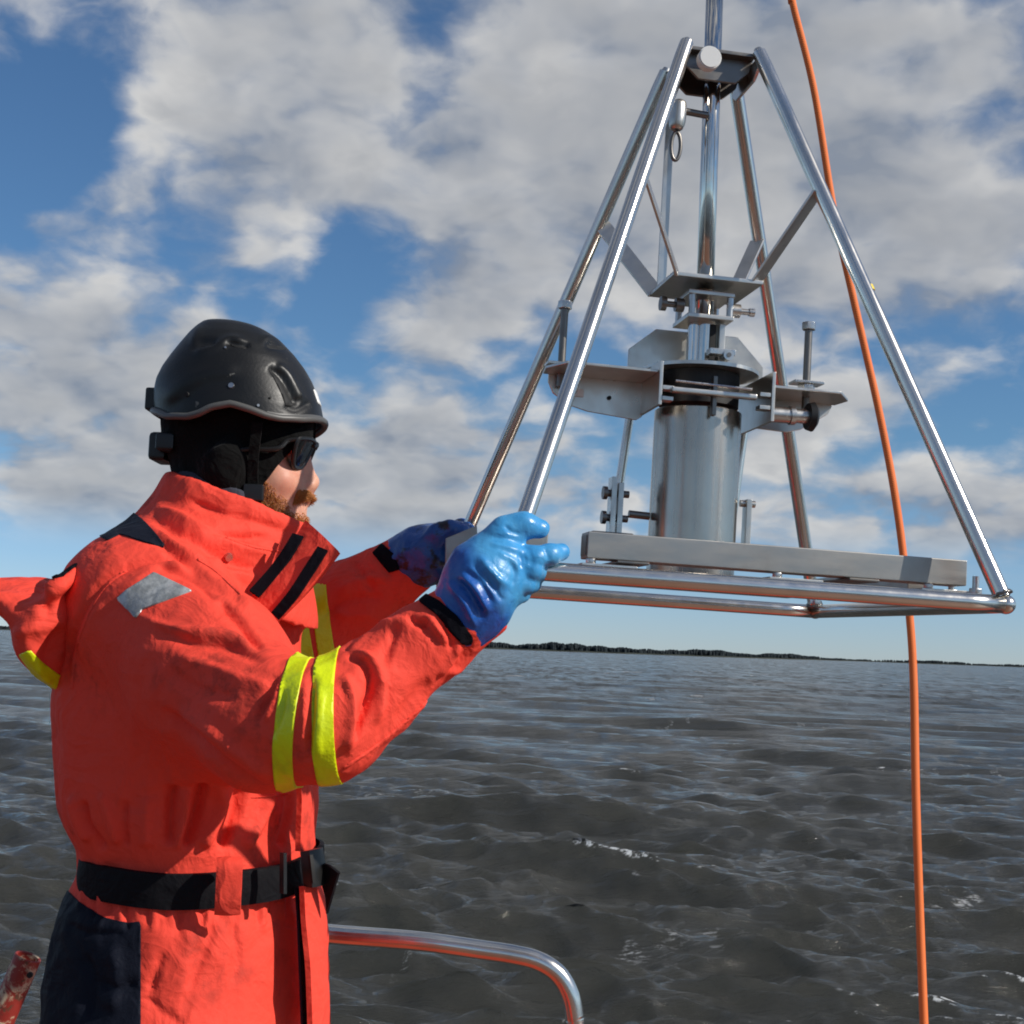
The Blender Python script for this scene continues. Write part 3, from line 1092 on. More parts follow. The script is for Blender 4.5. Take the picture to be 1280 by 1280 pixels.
# wings: angle plates left and right
def wing(s):
    mb = MB()
    if s < 0:
        poly = [(-.080, .2495), (-.088, .244), (-.160, .250), (-.188, .257), (-.212, .272), (-.220, .288), (-.220, .3015), (-.080, .3015)]
        hole = [(-.168, .274), (-.148, .284)]
        z0 = .300
    else:
        poly = [(.0855, .248), (.138, .246), (.160, .252), (.200, .278), (.206, .290), (.206, .295), (.0855, .295)]
        z0 = .294
    mb.prism(poly, (0, .012, 0), (1, 0, 0), (0, 0, 1), (0, 1, 0), .004, .0006)
    o = mb.obj('wing_plate', M['brushed'], cor)
    x0, x1 = (-.232, -.083) if s < 0 else (.0855, .214)
    if s < 0:
        fp = [(x0 + .02, -.078), (x1, -.078), (x1, .0095), (x0 + .004, .0095), (x0, -.03)]
    else:
        fp = [(x0, -.078), (x1 - .03, -.078), (x1, -.03), (x1 - .004, .0095), (x0, .0095)]
    m2 = MB(); m2.prism(fp, (0, 0, z0), (1, 0, 0), (0, 1, 0), (0, 0, 1), .004, .0006)
    m2.obj('wing_flange', M['brushed'], o)
    return o


wl = wing(-1); wr = wing(1)
m2 = MB(); m2.box((-.196, .0065, .270), (-.168, .0098, .281)); m2.obj('slot', M['whiteplastic'], wl)
m2 = MB(); m2.cyl((-.130, .0070, .272), (-.130, .0098, .272), .003, 12); m2.obj('bolt_hole', M['dark_hole'], wl)
# stop bolts on the wings
def hexhead(mb, c, r, h):
    mb.prism([(r * math.cos(k * math.pi / 3), r * math.sin(k * math.pi / 3)) for k in range(6)], c, (1, 0, 0), (0, 1, 0), (0, 0, 1), h, .0008)


for x_, y_, z0, z1 in ((.148, -.035, .275, .395), (-.204, .0, .28, .398)):
    mb = MB(); mb.cyl((x_, y_, z0), (x_, y_, z1 - .006), .0055, 16)
    so = mb.obj('stop_bolt', M['darksteel'], cor)
    m2 = MB(); hexhead(m2, (x_, y_, z1), .0105, .011); m2.obj('bolt_head', M['bolt'], so)
    m2 = MB(); hexhead(m2, (x_, y_, .3050), .013, .008); m2.box((x_ - .022, y_ - .014, .3095), (x_ + .022, y_ + .014, .3135), bev=.0008); m2.obj('lock_nut', M['bolt'], so)
# spring plunger on the right
mb = MB()
mb.cyl((.0848, -.060, .2575), (.115, -.060, .2580), .0115, 20); mb.cyl((.115, -.060, .2580), (.122, -.060, .2585), .0135, 20); mb.cyl((.122, -.060, .2585), (.142, -.060, .2590), .0105, 20)
po = mb.obj('spring_plunger', M['bolt'], cor)
m2 = MB(); m2.cyl((.142, -.060, .2590), (.150, -.060, .2590), .019, 24, .021); m2.cyl((.150, -.060, .2590), (.155, -.060, .2590), .021, 24, .014); m2.obj('plunger_knob', M['rubber'], po)

# core tube
mb = MB()
n = 64
V = []; F = []
rings = [(.0622, .012), (.0622, .150), (.0622, .2600), (.0605, .2616), (.0585, .2600), (.0585, .015), (.0605, .012)]
for r_, z_ in rings:
    for k in range(n):
        a = 6.2832 * k / n
        V.append((r_ * math.cos(a), r_ * math.sin(a), z_))
for i in range(len(rings)):
    j = (i + 1) % len(rings)
    for k in range(n):
        l = (k + 1) % n
        F.append((i * n + k, i * n + l, j * n + l, j * n + k))
o = mesh_obj('core_tube', V, F, M['cyl'], cor, local=True); sharp(o, 40)
# collar brackets that carry the tube, lid arms
mb = MB()
mb.box((-.20, -.150, .0125), (.20, -.085, .0185), bev=.001)
mb.box((-.20, .085, .0125), (.20, .150, .0185), bev=.001)
for x_ in (-.15, .15):
    mb.box((x_ - .02, -.262, .0190), (x_ + .02, .262, .0225), bev=.001)
mb.obj('cross_bar', M['darksteel'], cor)
# struts behind the tube
for a, b in (((-.076, .10, .262), (-.094, .10, .075)), ((.104, .10, .262), (.084, .10, .040))):
    mb = MB(); mb.cyl(a, b, .0065, 14); mb.obj('strut', M['tube'], cor)
# clevis on the left
mb = MB()
mb.box((-.122, -.006, .078), (-.114, .018, .158), bev=.001); mb.box((-.112, -.006, .078), (-.104, .018, .150), bev=.001)
po = mb.obj('clevis', M['bolt'], cor)
for z_ in (.100, .135):
    m2 = MB(); m2.cyl((-.130, .006, z_), (-.094, .006, z_), .0052, 12); m2.cyl((-.132, .006, z_), (-.126, .006, z_), .0095, 12); m2.obj('clevis_bolt', M['darksteel'], po)
m2 = MB(); m2.box((-.150, -.02, .068), (-.090, .03, .078), bev=.002); m2.obj('clevis_foot', M['darksteel'], po)
mb = MB(); mb.cyl((-.094, .0, .107), (-.064, .0, .106), .0055, 12); mb.obj('side_rod', M['darksteel'], cor)
mb = MB(); mb.box((.073, -.02, .060), (.081, .0, .140), bev=.001); mb.cyl((.066, -.01, .134), (.088, -.01, .134), .005, 12); mb.cyl((.066, -.01, .066), (.088, -.01, .066), .005, 12)
mb.obj('hinge_bracket', M['brushed'], cor)

# four weight beams (open box section) on the base frame
def beam(lo, hi, axis):
    mb = MB()
    mb.box(lo, hi, bev=.0016)
    o = mb.obj('weight_beam', M['beam'], cor)
    return o


BZ0, BZ1 = .0235, .0565
b1 = beam((-.206, -.250, BZ0), (.294, -.212, BZ1), 0)
b2 = beam((.246, -.180, BZ0 - .006), (.282, .235, BZ1 - .012), 1)
b3 = beam((-.206, .214, BZ0 - .008), (.240, .250, BZ1 - .012), 0)
b4 = beam((-.285, -.215, BZ0), (-.249, .235, BZ1), 1)
m2 = MB(); m2.box((-.2072, -.245, BZ0 + .004), (-.2062, -.217, BZ1 - .004)); m2.obj('beam_end', M['darksteel'], b1)
mb = MB()
mb.prism([(-.326, .027), (-.328, .068), (-.282, .091), (-.276, .040)], (0, .205, 0), (1, 0, 0), (0, 0, 1), (0, 1, 0), .012, .001)
mb.obj('corner_plate', M['beam'], cor)
# lugs and bolts that hold the beams
for x_, y_ in ((-.180, -.258), (.06, -.256), (.262, -.256)):
    mb = MB(); mb.box((x_ - .035, y_ - .006, .0118), (x_ + .035, y_ + .030, .0165), bev=.0008)
    lo_ = mb.obj('beam_lug', M['brushed'], cor)
    m2 = MB(); hexhead(m2, (x_ - .022, y_ + .003, .0195), .0065, .006); m2.obj('lug_bolt', M['bolt'], lo_)
for x_, y_ in ((.300, -.262), (.298, .275), (.298, -.200)):
    mb = MB(); hexhead(mb, (x_, y_, .0155), .009, .010); mb.cyl((x_, y_, .0205), (x_, y_, .036), .0042, 10)
    mb.obj('corner_bolt', M['bolt'], cor)

#PERSON_BEGIN
# ------------------------------------------------------------------ the man
man = empty('person', tuple(W(225, 1280, 2.0) * [1, 1, 0]))
tag(man, 'man in red survival suit and black helmet holding the steel frame', 'person')

def p(x, y, Y=2.0): return W(x, y, Y)


# ---- shared body plan
TORSO = [(640, 215, 352, .085), (662, 190, 366, .13), (690, 150, 366, .17), (720, 128, 364, .19), (760, 112, 362, .20), (820, 102, 366, .205), (900, 94, 382, .208), (965, 92, 384, .206),
         (1005, 94, 385, .200), (1030, 102, 385, .192), (1056, 116, 386, .180), (1085, 116, 388, .176), (1108, 106, 391, .184), (1130, 98, 395, .200),
         (1170, 90, 399, .210), (1220, 82, 401, .216), (1290, 78, 403, .218), (1400, 70, 400, .215), (1470, 85, 392, .2)]
tz = []; tcx = []; tax = []; tay = []
for r_, a_, b_, c_ in TORSO:
    A_ = p(a_, r_); B_ = p(b_, r_)
    tz.append((A_[2] + B_[2]) / 2); tcx.append((A_[0] + B_[0]) / 2); tax.append((B_[0] - A_[0]) / 2); tay.append(c_)
tz, tcx, tax, tay = (np.array(v)[::-1] for v in (tz, tcx, tax, tay))


YAW = math.radians(20)


def torso(P, inset=0.0, ztop=None, zbot=None, ex=2.3):
    z = P[:, 2]
    cx = np.interp(z, tz, tcx); ax_ = np.interp(z, tz, tax) - inset; ay_ = np.interp(z, tz, tay) - inset
    # the trunk is turned a little towards the photographer
    c_, s_ = math.cos(YAW), math.sin(YAW)
    ax_ = np.sqrt(np.maximum(ax_ ** 2 - (ay_ * s_) ** 2, .0004)) / c_
    qx = (P[:, 0] - cx) * c_ - (P[:, 1] - 2.0) * s_; qy = (P[:, 0] - cx) * s_ + (P[:, 1] - 2.0) * c_
    q = (np.abs(qx / ax_) ** ex + np.abs(qy / ay_) ** ex) ** (1 / ex)
    d = (q - 1) * np.minimum(ax_, ay_)
    d = np.maximum(d, z - (tz[-1] if ztop is None else ztop))
    return smax(d, (tz[0] if zbot is None else zbot) - z, .05).astype(f32)


HIP_Z = p(225, 1330)[2]
LEGS = []
for yy, dx in ((1.885, .03), (2.115, -.03)):
    hp = np.array([p(225, 1330)[0], yy, HIP_Z]); kn = np.array([p(232, 1280)[0] + dx, yy - (2 - yy) * .15, .50]); an = np.array([p(215, 1280)[0] + dx, yy - (2 - yy) * .25, .10])
    LEGS.append((hp, kn, an))
# near arm (his right), far arm (his left)
NARM = [(p(196, 772, 1.86), .098), (p(262, 842, 1.775), .098), (p(335, 903, 1.68), .077), (p(408, 903, 1.63), .0640)]
NFORE = [(p(408, 902, 1.63), .0640), (p(470, 857, 1.65), .0535), (p(530, 808, 1.665), .0475), (p(612, 742, 1.665), .0450)]
FARM = [(p(235, 770, 2.19), .098), (p(310, 805, 2.27), .088), (p(388, 806, 2.30), .078)]
FFORE = [(p(388, 804, 2.30), .078), (p(440, 757, 2.29), .068), (p(530, 690, 2.27), .047)]
SC = p(604, 743, 1.665); SD = p(605, 745, 1.665) - p(530, 808, 1.675); SD /= np.linalg.norm(SD)
FC = p(522, 698, 2.275); FD = p(530, 690, 2.27) - p(440, 757, 2.29); FD /= np.linalg.norm(FD)


def near_sleeve(P):
    d = chain(P, NARM, .03)
    e = chain(P, NFORE, .02)
    d = smin(d, e, .022)
    return np.maximum(d, ((P - SC.astype(f32)) @ SD.astype(f32)))


def far_sleeve(P):
    d = smin(chain(P, FARM, .03), chain(P, FFORE, .02), .022)
    return np.maximum(d, ((P - FC.astype(f32)) @ FD.astype(f32)))


# collar: a tilted flaring shell around the neck
ct = p(296, 621); cb = p(236, 772)
cax = np.array([.326, 0, .945]); ctx = np.array([.945, 0, -.326])
CL = float((ct - cb) @ cax)


def collar(P, grow=0.0, top=0.0):
    q = P - cb.astype(f32)
    s = q @ cax.astype(f32) / CL
    sh = np.clip(s, 0, 1.2)
    lx = q @ ctx.astype(f32) - np.interp(sh, [0, .5, .8, 1], [.018, .012, .006, .004])
    rx = np.interp(sh, [0, .35, .6, .8, 1, 1.2], [.172, .150, .125, .110, .103, .100]) + grow
    ry = np.interp(sh, [0, .35, .6, .8, 1, 1.2], [.185, .150, .118, .104, .098, .094]) + grow
    r_ = np.sqrt((lx / rx) ** 2 + (q[:, 1] / ry) ** 2)
    d = (r_ - 1) * np.minimum(rx, ry)
    d = np.abs(d) - .0065
    d = smax(d, (s - 1 - top) * CL, .006)
    return smax(d, (.25 - s) * CL, .006)


def suit_sdf(P):
    d = torso(P)
    for hp, kn, an in LEGS:
        d = smin(d, smin(rc(P, hp, kn, .135, .112), rc(P, kn, an, .112, .095), .03), .05)
    d = smin(d, near_sleeve(P), .035)
    d = smin(d, far_sleeve(P), .035)
    d = smin(d, el(P, p(192, 748, 2.0), (.10, .20, .080)), .05)
    # slack at the armpits and the blouse over the belt
    d = smin(d, rc(P, p(172, 880, 1.93), p(258, 900, 1.845), .085, .080), .05)
    d = smin(d, rc(P, p(258, 900, 1.845), p(345, 908, 1.735), .080, .070), .03)
    # inside of the collar is open
    q = P - cb.astype(f32); s = q @ cax.astype(f32) / CL
    lx = q @ ctx.astype(f32) - .006
    hole = np.maximum(np.sqrt((lx / .095) ** 2 + (q[:, 1] / .09) ** 2) * .09 - .09, (.62 - s) * CL)
    d = smax(d, -hole, .01)
    return smin(d, collar(P), .018)


V, Q = sdf_mesh(suit_sdf, (-.80, 1.50, .02), (-.0, 2.50, 1.72), .0042)
V = relax(V, Q, 4)
N = vnormals(V, Q)
px = proj(V)
front = np.clip(-N[:, 1] * 1.4 + .25, 0, 1)          # how far a spot faces the photographer
isn = (near_sleeve(V.astype(f32)) < .012)
isf = (far_sleeve(V.astype(f32)) < .012) & ~isn
disp = np.zeros(len(V))


def fold(line, amp, wd, msk=None, sideways=.6, tap=.18):
    """a crease (amp < 0) or ridge (amp > 0) with one steeper flank, drawn along the cloth"""
    global disp
    lo_ = np.min(line, 0) - 4 * wd; hi_ = np.max(line, 0) + 4 * wd
    m = (px[:, 0] > lo_[0]) & (px[:, 0] < hi_[0]) & (px[:, 1] > lo_[1]) & (px[:, 1] < hi_[1]) & (front > .02)
    if msk is not None: m &= msk
    ix = np.where(m)[0]
    if len(ix) == 0: return
    ln = spline([(a, b) for a, b in line], 6)
    d, t, s = line_d(px[ix], ln)
    wd = wd * .82
    w_ = np.where(s > 0, wd, wd * sideways)
    tp = np.clip(np.minimum(t, 1 - t) / tap, 0, 1); tp = tp * tp * (3 - 2 * tp)
    disp[ix] += 1.25 * amp * np.exp(-(d / w_) ** 2) * tp * front[ix]


A1 = isn; BODY = ~isn & ~isf & (V[:, 1] < 2.0); FAR = isf
mm = .001
# collar
for ln, a, w_ in [([(190, 630), (235, 652), (300, 684), (350, 692)], 4, 9), ([(180, 646), (235, 670), (290, 702), (335, 712)], -5, 9),
                  ([(186, 655), (225, 690), (285, 718), (325, 722)], 5, 9), ([(190, 668), (235, 708), (265, 731), (315, 752)], -5, 8),
                  ([(230, 622), (275, 640), (330, 655), (372, 668)], -3, 7), ([(250, 665), (300, 672), (340, 670)], -4, 6), 
                  ([(255, 700), (290, 735), (320, 765)], 5, 8), ([(270, 745), (300, 775), (330, 815)], -5, 8)]:
    fold(ln, a * 1.7 * mm, w_, None)
# armhole seam, shoulder, sleeve
for ln, a, w_ in [([(78, 860), (92, 790), (130, 728), (185, 700), (240, 700)], -6, 7), ([(100, 845), (108, 795), (140, 745), (200, 714)], 4, 10),
                  ([(190, 706), (240, 722), (275, 752)], -7, 7), ([(205, 700), (260, 722), (300, 752)], 5, 8),
                  ([(165, 765), (215, 785), (280, 790), (330, 815)], 6, 11), ([(180, 775), (235, 800), (290, 806), (335, 832)], -6, 10),
                  ([(215, 815), (260, 832), (310, 850), (350, 860)], 5, 12), ([(205, 835), (250, 860), (300, 872)], -4, 11),
                  ([(196, 882), (250, 925), (300, 965), (335, 985)], -8, 9), ([(215, 880), (270, 918), (320, 955), (345, 972)], 6, 11),
                  ([(120, 860), (150, 900), (175, 950), (180, 1000)], -4, 10), ([(100, 880), (120, 930), (130, 980)], 3, 12),
                  ([(318, 905), (332, 875), (348, 842)], -6, 5), ([(330, 905), (342, 880), (352, 850)], 5, 5), ([(340, 925), (352, 890), (356, 860)], -4, 5),
                  ([(392, 838), (391, 890), (387, 950)], -9, 6), ([(384, 850), (382, 900), (380, 950)], 4, 5), ([(400, 850), (399, 910), (397, 950)], 4, 5),
                  ([(428, 815), (456, 828), (463, 862), (450, 905), (440, 930)], -11, 6.5), ([(440, 812), (472, 830), (480, 866), (468, 910)], 7, 9),
                  ([(428, 840), (440, 868), (440, 905), (432, 945)], 8, 8), ([(436, 790), (470, 782), (520, 775)], 4, 9), ([(482, 800), (478, 840), (486, 880)], -3, 10),
                  ([(500, 780), (488, 806), (484, 830)], -4, 6), ([(540, 850), (520, 870), (490, 905)], -3, 10),
                  ([(522, 772), (538, 790), (550, 805)], -7, 4.5), ([(530, 768), (550, 790), (562, 806)], 6, 5), ([(545, 765), (560, 790), (566, 815)], -5, 4.5),
                  ([(512, 768), (520, 778), (540, 776)], -7, 5), ([(590, 800), (578, 825), (560, 845)], -5, 6), ([(575, 802), (566, 826), (548, 848)], 5, 6),
                  ([(560, 842), (580, 838), (596, 822)], 5, 5), ([(470, 930), (500, 905), (540, 872)], 3, 8), ([(455, 790), (440, 800), (430, 815)], -6, 6)]:
    fold(ln, a * mm, w_, A1 if a != -6 or ln[0][0] > 150 else None)
# body below the sleeve
for ln, a, w_ in [([(217, 980), (214, 1015), (214, 1056)], -9, 9), ([(254, 980), (246, 1020), (231, 1060)], -10, 10), ([(308, 980), (296, 1022), (276, 1062)], -9, 10),
                  ([(235, 985), (232, 1020), (222, 1060)], 7, 8), ([(283, 985), (272, 1022), (254, 1060)], 8, 10), ([(340, 985), (328, 1025), (306, 1062)], 6, 10),
                  ([(157, 1000), (156, 1030), (158, 1058)], -5, 6), ([(186, 995), (184, 1030), (186, 1058)], 4, 9), ([(364, 990), (360, 1025), (350, 1060)], -6, 7),
                  ([(106, 1000), (112, 1030), (132, 1062)], -7, 6), ([(92, 995), (98, 1022), (112, 1050)], 5, 8), ([(128, 990), (140, 1020), (150, 1055)], 5, 8)]:
    fold(ln, a * 1.5 * mm, w_, BODY, tap=.1)
for k in range(26):
    x = 104 + k * 11.3 + 3 * math.sin(k * 2.1)
    yb = 1112 + 12 * math.sin(math.pi * (x - 95) / 300)
    fold([(x, yb - 2), (x + 1.5 * math.sin(k), yb + 10), (x + 3 * math.sin(k * 1.7), yb + 26 + 10 * (k % 3))], (-4.2 if k % 2 else 3.4) * mm, 4.4, BODY)
for ln, a, w_ in [([(206, 1190), (196, 1215), (186, 1245)], -5, 7), ([(268, 1150), (256, 1190), (236, 1240)], -3.5, 9), ([(288, 1160), (296, 1190), (290, 1230)], -3, 8),
                  ([(350, 1130), (356, 1180), (350, 1270)], -5, 12), ([(366, 1125), (372, 1190), (372, 1280)], 4, 9), ([(240, 1150), (232, 1200), (218, 1280)], 3, 14),
                  ([(100, 1190), (115, 1220), (110, 1275)], -5, 10), ([(140, 1180), (146, 1220), (140, 1270)], 5, 12), ([(80, 1150), (110, 1165), (160, 1165)], -3, 7), ([(120, 1225), (150, 1235), (172, 1225)], -4, 8),
                  ([(180, 1240), (200, 1262), (230, 1280)], -3, 8)]:
    fold(ln, a * mm, w_, BODY)
# far sleeve
for ln, a, w_ in [([(400, 775), (430, 750), (480, 745)], -6, 8), ([(420, 740), (450, 725), (490, 720)], 5, 8), ([(440, 700), (455, 720), (470, 740)], -5, 7),
                  ([(472, 690), (480, 708), (492, 722)], -5, 5), ([(412, 762), (440, 770), (470, 765)], 4, 9)]:
    fold(ln, a * mm, w_, FAR)
# slack between the drawn creases
u_ = V * [1, 1, 1]
wrp = np.stack([vnoise(V * 9 + 5), vnoise(V * 9 + 31), vnoise(V * 9 + 57)], 1) * .035
rid = 1 - np.abs(fbm((V + wrp) * np.array([15, 15, 9]) + 3, 3, .5)) * 1.6
disp += .0022 * (rid - .5) + .0009 * vnoise(V * [50, 50, 30])
disp += .0030 * fbm(V * 6.5 + 9, 2)
V = V + N * disp[:, None]
V = relax(V, Q, 1, .35)
N = vnormals(V, Q)
px = proj(V)
suit = mesh_obj('survival_suit', V, Q, M['suit'], man)
T = tris(Q)
FRONT = (N[:, 1] < .25) & (V[:, 1] < 2.02)


def g_poly(poly, msk, nrm=True):
    g = -poly_sd(px, np.array(poly, float))
    return np.where(msk, g, -abs(g) - 1)


# reflective bands on both sleeves
def g_band(c, nvec, half, msk):
    nv = np.array(nvec, float); nv /= np.linalg.norm(nv)
    return np.where(msk, (half - np.abs((V - c) @ nv)) * 1000, -50.0)


SL = near_sleeve(V.astype(f32)) < .028
for (xa, ya), (xb, yb), hw in (((377, 838), (362, 984), 12.5), ((414, 824), (419, 972), 13)):
    ln = spline([(xa, ya), ((xa + xb) / 2 - (5 if xb < xa else 0), (ya + yb) / 2), (xb, yb)], 8)
    c = p((xa + xb) / 2, (ya + yb) / 2, 1.66)
    pa, pb = p(xa, ya, 1.66), p(xb, yb, 1.66)
    nv = np.cross(pb - pa, [0, 1, .0]); nv /= np.linalg.norm(nv)
    patch('reflective_band', V, N, T, g_band(c, nv, hw / FPX * 1.66, SL & (px[:, 1] > 790) & (px[:, 1] < 1010)), .0016, M['yellow'], suit, .001, lumps=.0004)
SF = far_sleeve(V.astype(f32)) < .050
for xa, ya, xb, yb, hw in ((376, 766, 386, 825, 8.5), (400, 750, 410, 825, 10)):
    pa, pb = p(xa, ya, 2.235), p(xb, yb, 2.235)
    nv = np.cross(pb - pa, [0, 1, 0]); nv /= np.linalg.norm(nv)
    patch('reflective_band', V, N, T, g_band((pa + pb) / 2, nv, hw / FPX * 2.22, SF & ~SL & (px[:, 1] > 730) & (px[:, 1] < 870) & (V[:, 1] > 2.00) & (N[:, 1] < .35)), .0016, M['yellow'], suit, .001)
# cloth patches
patch('shoulder_reflector', V, N, T, g_poly([(146, 749), (158, 738), (192, 716), (240, 739), (178, 762), (170, 773)], FRONT & (N[:, 2] > -.6)), .0022, M['silver'], suit)
patch('cuff_strap', V, N, T, g_poly([(524, 752), (534, 744), (550, 752), (572, 770), (590, 795), (590, 803), (577, 806), (562, 788), (545, 768)], FRONT & SL), .0028, M['velcro'], suit)
patch('cuff_strap', V, N, T, g_poly([(466, 692), (478, 680), (494, 694), (500, 712), (486, 716)], SF & ~SL & (N[:, 1] < .4)), .0028, M['velcro'], suit)
patch('yoke_patch', V, N, T, g_poly([(120, 668), (140, 655), (148, 644), (166, 640), (176, 648), (196, 668), (210, 686), (180, 678), (150, 668), (134, 676)], (V[:, 1] < 2.1)), .002, M['navy'], suit)
patch('seat_panel', V, N, T, g_poly([(20, 1110), (82, 1110), (100, 1128), (130, 1147), (160, 1154), (176, 1152), (176, 1500), (10, 1500)], (V[:, 1] < 2.35) & (V[:, 2] > .62)), .0018, M['navy'], suit, lumps=.001)
for pts_ in ([(352, 1112), (354, 1112), (358, 1180), (360, 1300), (357, 1300), (355, 1180)],):
    pass

# sewn seams: narrow raised tapes with a groove beside them
def seam(line, half=1.7, msk=None):
    ln = spline(line, 8)
    m_ = (px[:, 0] > ln[:, 0].min() - 12) & (px[:, 0] < ln[:, 0].max() + 12) & (px[:, 1] > ln[:, 1].min() - 12) & (px[:, 1] < ln[:, 1].max() + 12) & FRONT
    if msk is not None: m_ &= msk
    g = np.full(len(V), -50.0)
    ix = np.where(m_)[0]
    g[ix] = half - line_d(px[ix], ln)[0]
    patch('seam', V, N, T, g, .0011, M['suit'], suit, .001)


for ln in ([(90, 860), (98, 800), (130, 735), (180, 704), (232, 702), (262, 720)], [(208, 690), (236, 694), (268, 712), (300, 742)], [(210, 640), (260, 662), (320, 684), (366, 690)],
           [(108, 1145), (150, 1160), (200, 1163), (262, 1152)], [(310, 1122), (340, 1128), (364, 1126)],
           [(560, 742), (584, 766), (600, 800)], [(120, 1000), (170, 1012), (230, 1004), (300, 1000), (360, 992)], [(430, 960), (480, 925), (540, 872), (588, 824)]):
    seam(ln)

# zip flap down the front
def strip(name, rows, mat_, th=.004, parent=None, k=6, bow=.0):
    """a strip of cloth through pairs of points (left edge, right edge)"""
    L = spline([r[0] for r in rows], k); R = spline([r[1] for r in rows], k)
    m_ = 7
    V_ = []; F_ = []
    n_ = len(L)
    G = np.array([[L[i] + (R[i] - L[i]) * j / (m_ - 1) for j in range(m_)] for i in range(n_)])
    du = np.gradient(G, axis=0); dv = np.gradient(G, axis=1)
    nn = np.cross(dv, du); nn /= np.linalg.norm(nn, axis=2, keepdims=True) + 1e-12
    if nn[..., 1].mean() > 0: nn = -nn
    prof = np.sin(np.linspace(0, math.pi, m_))
    G = G + nn * (bow * prof)[None, :, None]
    top_ = G + nn * th / 2; bot_ = G - nn * th / 2
    V_ = np.concatenate([top_.reshape(-1, 3), bot_.reshape(-1, 3)])
    o_ = n_ * m_
    for i in range(n_ - 1):
        for j in range(m_ - 1):
            a = i * m_ + j
            F_.append((a, a + 1, a + m_ + 1, a + m_)); F_.append((o_ + a, o_ + a + m_, o_ + a + m_ + 1, o_ + a + 1))
    for i in range(n_ - 1):
        a = i * m_; b = a + m_ - 1
        F_.append((a, a + m_, o_ + a + m_, o_ + a)); F_.append((b, o_ + b, o_ + b + m_, b + m_))
    for j in range(m_ - 1):
        a = j; b = (n_ - 1) * m_ + j
        F_.append((a, o_ + a, o_ + a + 1, a + 1)); F_.append((b, b + 1, o_ + b + 1, o_ + b))
    oo = mesh_obj(name, V_, F_, mat_, parent or suit)
    sharp(oo, 50)
    return oo


FY = 1.885
strip('zip_flap', [(p(372, 965, FY), p(386, 965, FY + .05)), (p(374, 1000, FY), p(388, 1000, FY + .05)), (p(373, 1030, FY), p(389, 1030, FY + .05)), (p(372, 1064, FY), p(389, 1060, FY + .05))], M['suit'], .007, bow=.004)
strip('zip_flap', [(p(377, 1108, FY - .01), p(398, 1104, FY + .05)), (p(379, 1150, FY - .012), p(406, 1150, FY + .05)), (p(384, 1200, FY - .02), p(405, 1200, FY + .05)), (p(386, 1240, FY - .02), p(409, 1245, FY + .05)), (p(388, 1300, FY - .02), p(408, 1300, FY + .05))], M['suit'], .007, bow=.005)
strip('zip_gap', [(p(369, 1110, FY), p(384, 1108, FY + .02)), (p(372, 1150, FY - .005), p(388, 1150, FY + .02)), (p(374, 1200, FY - .012), p(390, 1200, FY + .02)), (p(378, 1300, FY - .012), p(394, 1300, FY + .02))], M['navy'], .003)

# storm flap turned out at the throat, with two velcro strips
CY = 1.885
flap = strip('collar_flap', [(p(383, 652, CY + .02), p(424, 690, CY - .035)), (p(360, 690, CY + .0), p(404, 716, CY - .045)), (p(335, 722, CY - .02), p(376, 748, CY - .05)), (p(311, 752, CY - .03), p(346, 778, CY - .045))], M['suit'], .007, bow=.006)
def lifted(pts_, dy): return [(a + np.array([0, -dy, 0]), b + np.array([0, -dy, 0])) for a, b in pts_]


strip('velcro_strip', lifted([(p(399, 684, CY - .028), p(411, 689, CY - .032)), (p(383, 709, CY - .034), p(394, 716, CY - .040)), (p(362, 741, CY - .042), p(372, 749, CY - .046)), (p(341, 766, CY - .042), p(350, 775, CY - .044))], .0105), M['velcro'], .004, flap)
strip('velcro_strip', lifted([(p(368, 668, CY + .01), p(381, 672, CY + .005)), (p(355, 690, CY + .0), p(366, 697, CY - .01)), (p(338, 713, CY - .01), p(348, 722, CY - .02)), (p(314, 739, CY - .025), p(325, 747, CY - .03))], .0125), M['velcro'], .004, flap)
strip('flap_edge', [(p(311, 750, CY - .028), p(318, 744, CY - .03)), (p(324, 765, CY - .03), p(330, 760, CY - .035)), (p(345, 800, CY - .02), p(352, 796, CY - .02)), (p(356, 838, CY - .0), p(362, 834, CY - .0))], M['navy'], .004)

# lining inside the collar
def lining_sdf(P): return np.maximum(collar(P, -.013, .05), P[:, 0] - f32(p(322, 600)[0]))


v, q_ = sdf_mesh(lining_sdf, (-.65, 1.85, 1.30), (-.22, 2.15, 1.75), .005)
mesh_obj('collar_lining', v, q_, M['lining'], man)
# snap buttons
for x, y in ((286, 699),):
    i = int(np.argmin(np.where(FRONT, ((px - [x, y]) ** 2).sum(1), 1e9)))
    mb = MB(); c = V[i]; n_ = N[i]
    mb.cyl(c - n_ * .002, c + n_ * .004, .0065, 18, .0050)
    mb.obj('snap_button', M['bolt'], suit, local=False)

# ---- hood lying on the back
HOODP = [p(x, y, 1.86)[[0, 2]] for x, y in [(-40, 722), (0, 724), (22, 727), (52, 738), (72, 722), (92, 706), (112, 692), (122, 698), (118, 730), (104, 780), (90, 835), (76, 870), (56, 858), (34, 840), (17, 820), (14, 795), (0, 772), (-30, 754)]]
HOODP = np.array(HOODP)


def hood_sdf(P):
    q = np.stack([P[:, 0], P[:, 2]], 1).astype(float)
    d2 = poly_sd(q, HOODP).astype(f32)
    yy = np.abs(P[:, 1] - 1.99)
    xx = np.clip((P[:, 0] - HOODP[0, 0]) / .2, 0, 1)
    hw = .17 + .05 * xx
    # round the bag off towards both sides
    return smax(d2 + .030 * (yy / hw) ** 3.0 - .004, yy - hw * 1.05, .025)


